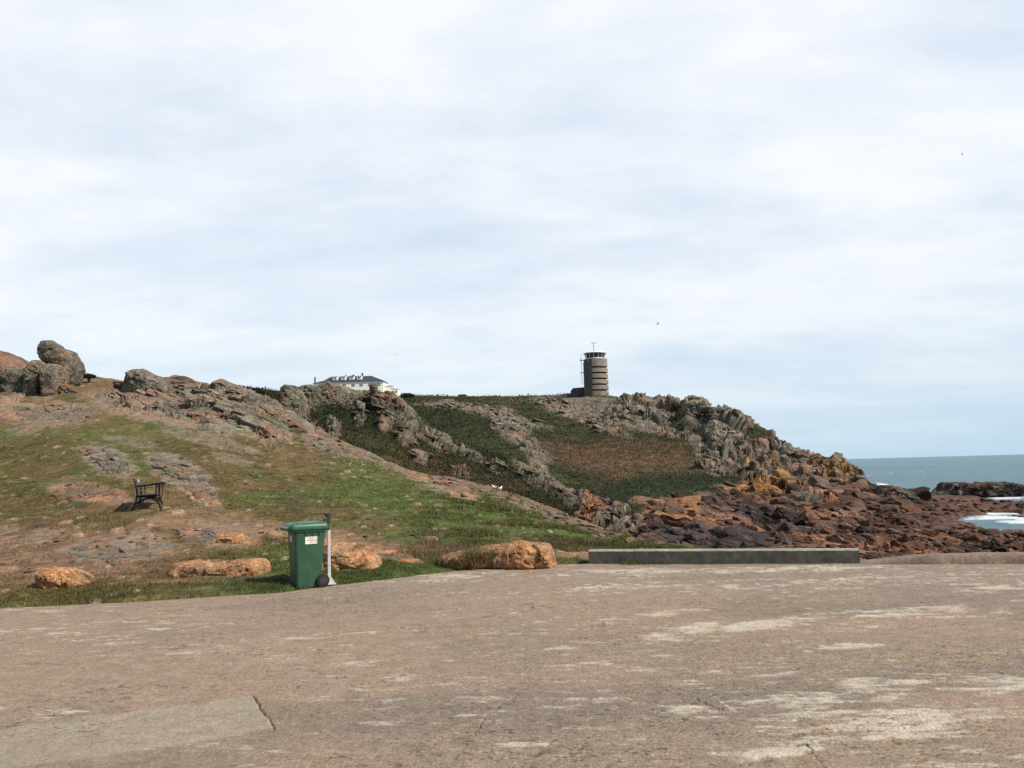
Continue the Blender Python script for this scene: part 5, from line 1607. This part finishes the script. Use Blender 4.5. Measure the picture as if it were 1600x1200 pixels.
flying_gull(1028.5, 506, 125, R_(75), R_(0), R_(-24), 1.3, 0.9, 'pale gull banking in the sky above and right of the tower', M_GULL, M_GULL)
flying_gull(618, 554, 185, R_(10), R_(0), R_(0), 1.3, 0.9, 'grey gull gliding low in the sky right of the white house', M_GULL, M_GWING)
flying_gull(1503.5, 241, 210, R_(60), R_(38), R_(0), 0.9, 0.6, 'small dark bird high in the right part of the sky', M_GDARK, M_GDARK)


def sitting_gull(px, py, yaw, label, kk):
    i = LB.index(px, py); P = LB.p[i]
    o = thing('gull', label, 'bird', (P[0], P[1], P[2] + 0.06))
    o.rotation_euler = (0, 0, yaw)
    k = kk
    mb = MB().tube([(0, -0.165 * k, 0.20 * k), (0, -0.14 * k, 0.225 * k), (0, -0.10 * k, 0.215 * k), (0, -0.08 * k, 0.15 * k), (0, -0.03 * k, 0.09 * k), (0, 0.07 * k, 0.075 * k), (0, 0.16 * k, 0.085 * k), (0, 0.24 * k, 0.10 * k)],
                   [0.018 * k, 0.036 * k, 0.038 * k, 0.05 * k, 0.085 * k, 0.085 * k, 0.05 * k, 0.012 * k], 12)
    b_ = mb.build('body', M_GULL, o, smooth=True)
    MB().tube([(0, -0.16 * k, 0.20 * k), (0, -0.215 * k, 0.185 * k)], [0.014 * k, 0.004 * k], 6).build('beak', M_BEAK, o)
    for s in (-1, 1):
        MB().tube([(s * 0.062 * k, -0.03 * k, 0.12 * k), (s * 0.07 * k, 0.07 * k, 0.115 * k), (s * 0.045 * k, 0.18 * k, 0.11 * k), (s * 0.012 * k, 0.29 * k, 0.105 * k)],
                  [0.02 * k, 0.045 * k, 0.035 * k, 0.008 * k], 8, 0.7).build('wing', M_GWING, o, smooth=True)
        MB().tube([(s * 0.03 * k, 0.02 * k, 0.03 * k), (s * 0.03 * k, 0.01 * k, -0.16 * k)], 0.008 * k, 5).build('leg', M_BEAK, o)


sitting_gull(772.5, 756.5, R_(-70), 'white gull resting on the rocky crest, the left one of a pair', 0.62)
sitting_gull(781.5, 757.5, R_(130), 'white gull resting on the rocky crest, the right one of a pair', 0.6)


# ================================================================== GRASS, SCRUB, STONES
def blades(P, up, hgt, wid, lean, col, seed):
    """bent grass blades, two quads' worth of triangle each"""
    r = np.random.default_rng(seed); n = len(P)
    a = r.uniform(0, 2 * np.pi, n)
    side = np.stack([np.cos(a), np.sin(a), 0 * a], -1) * wid[:, None] * 0.5
    b = r.uniform(0, 2 * np.pi, n)
    ln = np.stack([np.cos(b), np.sin(b), 0 * b], -1) * (hgt * lean * r.uniform(0.2, 1.0, n))[:, None] + np.array([0.25, 0.05, 0]) * hgt[:, None] * lean
    top = P + up * hgt[:, None] + ln
    mid = P + up * (hgt * 0.55)[:, None] + ln * 0.35
    V = np.stack([P - side, P + side, mid + side * 0.7, mid - side * 0.7, top], 1).reshape(-1, 3)
    i = np.arange(n)[:, None] * 5
    T = np.concatenate([i + [0, 1, 2], i + [0, 2, 3], i + [3, 2, 4]], 0)
    return V, T, np.repeat(col, 5, 0)


def m_leaf(name, tr=0.25):
    m, nt, b = nodes(name)
    a = N(nt, 'ShaderNodeAttribute', attribute_name='Col')
    nt.links.new(a.outputs['Color'], b.inputs['Base Color'])
    b.inputs['Roughness'].default_value = 0.7
    b.inputs['Specular IOR Level'].default_value = 0.2
    t = nt.nodes.new('ShaderNodeBsdfTranslucent'); nt.links.new(a.outputs['Color'], t.inputs['Color'])
    mx = nt.nodes.new('ShaderNodeMixShader'); mx.inputs[0].default_value = tr
    out = nt.nodes['Material Output']
    nt.links.new(b.outputs[0], mx.inputs[1]); nt.links.new(t.outputs[0], mx.inputs[2]); nt.links.new(mx.outputs[0], out.inputs[0])
    return m


M_LEAF = m_leaf('leaf')


def turf():
    L = LB; r = np.random.default_rng(31)
    e = EDGE(L.px)
    binm = 1.0 - ((L.px > 446) & (L.px < 530) & (L.py > 907)); cl_ = fbm(L.p * 1.2, 611, 3); cl2 = fbm(L.p * 0.4, 612, 3)
    ok = L.front * (1 - L.rock) * (e - L.py > -2.5)
    sets = []
    # verge: longer and greener
    w = ok * (L.verge ** 1.2 + 0.12 * (sstep(20, 4, e - L.py))) * sstep(-0.3, 0.3, cl_ + 0.15) * binm
    sets.append((w, 14000, 0.025, 0.075, 0.009, 'v'))
    w = ok * (1 - L.soil * 0.85) * sstep(-0.35, 0.35, cl_ + 0.1) * (L.py > 690) * (L.px < 1100)
    sets.append((w, 85000, 0.025, 0.07, 0.015, 't'))
    # straw tussocks on the right hand slope
    w = ok * sstep(0.05, 0.4, cl_) * sstep(600, 760, L.px) * (L.py > 750) * (L.px < 1085)
    sets.append((w, 45000, 0.05, 0.14, 0.013, 's'))
    for k, (w, n, h0, h1, wd, ty) in enumerate(sets):
        idx = r.choice(len(w), n, p=w / w.sum())
        P = L.p[idx] + r.normal(scale=0.03, size=(n, 3)) * [1, 1.5, 0]
        P[:, 2] -= 0.012
        d = np.linalg.norm(P - EYE, axis=1)
        h = r.uniform(h0, h1, n) * (0.7 + 0.5 * sstep(-0.3, 0.4, cl2[idx]))
        c = L.col[idx] * r.uniform(0.75, 1.45, (n, 1))
        if ty == 'v': c = lerp(c, [0.055, 0.085, 0.018], r.uniform(0.1, 0.8, n)); c = lerp(c, STRAW, (r.random(n) < 0.13) * 0.7)
        if ty == 's': c = lerp(c, STRAW * 0.95, (r.random(n) < 0.42) * 0.7)
        if ty == 't': c = lerp(c, STRAW * 0.85, (r.random(n) < 0.16) * 0.6)
        sets[k] = blades(P, np.array([0, 0, 1.0]), h, np.full(n, wd) * np.clip(d / 16, 1, 2.2), 0.8, c, 700 + k)
    # long dry grass hanging over the rock bank by the corner of the concrete
    o = bpy.data.objects['rock_bank']; co = np.empty(len(o.data.vertices) * 3, np.float32); o.data.vertices.foreach_get('co', co)
    V = co.reshape(-1, 3).astype(float) + np.array(o.location)
    V = V[(V[:, 2] > 0.12) & ((V - EYE) @ FWD < 16.6)]
    n = 5200; P = V[r.integers(len(V), size=n)] + r.normal(scale=0.02, size=(n, 3))
    c = lerp(np.tile([0.12, 0.075, 0.035], (n, 1)), [0.075, 0.085, 0.025], r.random(n) * (r.random(n) < 0.45)) * r.uniform(0.6, 1.5, (n, 1))
    up = np.stack([r.normal(scale=0.25, size=n), -r.uniform(0.2, 0.7, n), -r.uniform(0.1, 0.9, n)], -1)
    bl = blades(P, up, r.uniform(0.07, 0.17, n), np.full(n, 0.009), 0.25, c, 733)
    sets.append(bl)
    b = 0; F_ = []
    for s in sets: F_.append(s[1] + b); b += len(s[0])
    me = mesh_np('turf_grass', np.concatenate([s[0] for s in sets]), np.concatenate(F_), np.concatenate([s[2] for s in sets]), False)
    tag(link('turf_grass', me, M_LEAF), kind='stuff')


turf()


def leaves(P, size, col, seed):
    r = np.random.default_rng(seed); n = len(P)
    a = r.normal(size=(n, 3)); a /= np.linalg.norm(a, axis=1, keepdims=True)
    b = np.cross(a, r.normal(size=(n, 3))); b /= np.linalg.norm(b, axis=1, keepdims=True) + 1e-9
    a = a * (size * 0.5)[:, None]; b = b * (size * 0.33)[:, None]
    V = np.stack([P - a, P + b * 1.0, P + a, P - b * 1.0], 1).reshape(-1, 3)
    return V, np.arange(n * 4).reshape(-1, 4), np.repeat(col, 4, 0)


def scrub(name, L, mask, n, hpx, spx, cols, seed, sc):
    r = np.random.default_rng(seed)
    w = np.clip(mask, 0, 1) * L.front
    idx = r.choice(len(w), n, p=w / w.sum())
    P = L.p[idx].copy(); d = np.linalg.norm(P - EYE, axis=1)
    c1_ = fbm(P * sc, seed, 4, 0.6); c2_ = fbm(P * sc * 3, seed + 5, 3)
    top = np.clip(0.55 + 0.8 * c1_ + 0.5 * c2_, 0.05, 1.5) * hpx * d / F
    t = r.random(n) ** 0.6
    P += r.normal(scale=0.6, size=(n, 3)) * (spx * d / F)[:, None]
    P[:, 2] += top * t
    col = lerp(cols[0], cols[1], sstep(-0.35, 0.45, c1_ + 0.35 * r.normal(size=n)))
    col = lerp(col, cols[2], (r.random(n) < 0.18 + 0.2 * sstep(0, 0.4, c2_)) * 0.7)
    col = lerp(col, L.col[idx], np.full(n, 0.55)) * r.uniform(0.8, 1.25, (n, 1))
    V, Fc, C = leaves(P, spx * d / F * r.uniform(0.6, 1.5, n), col, seed + 9)
    tag(link(name, mesh_np(name, V, Fc, C, False), M_LEAF), kind='stuff')


scrub('knoll_scrub', LC, (1 - LC.rock) * (LC.py > C_TOP(LC.px) + 1.5), 95000, 7.0, 2.4, (SCRUB, SCRUB2, BRACK * 0.7), 811, 0.35)
gm = (1 - LD.rock) * (1 - LD.heath) * (1 - LD.shore) * (LD.px > 600) * (LD.py > D_TOP(LD.px) + 1.0)
scrub('headland_scrub', LD, gm, 90000, 4.0, 2.1, (SCRUB, SCRUB2 * 1.1, BRACK * 0.7), 821, 0.12)
scrub('heath', LD, LD.heath * (1 - LD.rock), 26000, 1.6, 1.7, (BRACK * 1.05, np.array([0.115, 0.075, 0.045]), BRACK * 0.8), 831, 0.15)


def bush(px, py, d, wpx, hpx, label, seed, n=700):
    r = np.random.default_rng(seed); s = d / F
    o = at(px, py, d)
    q = r.normal(size=(n, 3)); q /= np.linalg.norm(q, axis=1, keepdims=True); q *= (r.random(n) ** 0.4)[:, None]
    q[:, 2] = np.abs(q[:, 2])
    k = 1 + 0.45 * fbm(q * 2.4 + seed, seed, 3)
    P = q * k[:, None] * np.array([wpx * s / 2, wpx * s / 2.4, hpx * s])
    c = lerp(SCRUB * 0.9, SCRUB2, r.random(n)) * r.uniform(0.7, 1.3, (n, 1))
    V, Fc, C = leaves(P, np.full(n, 3.0 * s) * r.uniform(0.6, 1.4, n), c, seed + 1)
    b = thing('bush', label, 'bush', tuple(o))
    link('crown', mesh_np('crown', V, Fc, C, False), M_LEAF, b)
    mb = MB()
    for j in range(5):
        a = j * 1.26 + seed
        mb.tube([(0, 0, -0.6), (0.1 * wpx * s * math.cos(a), 0.1 * wpx * s * math.sin(a), hpx * s * 0.3), (0.28 * wpx * s * math.cos(a), 0.25 * wpx * s * math.sin(a), hpx * s * 0.7)], [0.05, 0.035, 0.015], 5)
    mb.build('stems', M_SLAT, b)


bush(139, 590, 57.0, 20, 6, 'small dark bush on the skyline right of the rock stack', 41)
bush(368, 611, 90.0, 40, 9, 'dark spreading bush on the skyline beyond the sloping slab', 43, 1100)
bush(398, 614, 91.0, 30, 8, 'dark bush between the sloping slab and the knoll', 47)
bush(972, 622, 380.0, 9, 4, 'low dark bush just right of the tower foot', 53, 300)
bush(635, 620, 396.0, 26, 5, 'low dark thicket on the far ridge right of the white house', 59, 500)

# loose stones in the turf of the near hill: individuals, copied from a few shapes
stone_me = []
for k in range(8):
    V, Fc = CH3[k]
    c = rockcol(V * 3, 900 + k, 0.8, [PALE, PINK, GREY, TAN][k % 4], PINK, 0.12, 0.4) * 1.05
    me = mesh_np('stone', V * [1, 0.9, 0.6], Fc, c, True); me.set_sharp_from_angle(angle=R_(32)); me.materials.append(M_ROCKN)
    stone_me.append(me)
rr = np.random.default_rng(99)
w = LB.front * (1 - LB.rock * 0.7) * (LB.py > 640) * (LB.px > 0) * (LB.px < 1060) * (EDGE(LB.px) - LB.py > 18) * (0.35 + 0.9 * LB.soil + 0.3 * sstep(-0.1, 0.4, fbm(LB.p * 0.35, 77, 3)))
for k, i in enumerate(rr.choice(len(w), 190, p=w / w.sum())):
    P = LB.p[i]; d = np.linalg.norm(P - EYE)
    s = (1.6 + 4.2 * rr.random() ** 2.4) * d / F
    o = bpy.data.objects.new('stone', stone_me[rr.integers(8)])
    COL.objects.link(o)
    o.location = (P[0], P[1], P[2] + s * 0.12); o.scale = (s * rr.uniform(0.9, 1.6), s, s * rr.uniform(0.6, 1.0))
    o.rotation_euler = (rr.normal() * 0.2, rr.normal() * 0.2, rr.uniform(0, 6.28))
    tag(o, 'small pale loose stone lying in the turf of the near hill', 'stone', 'loose stones in the turf')
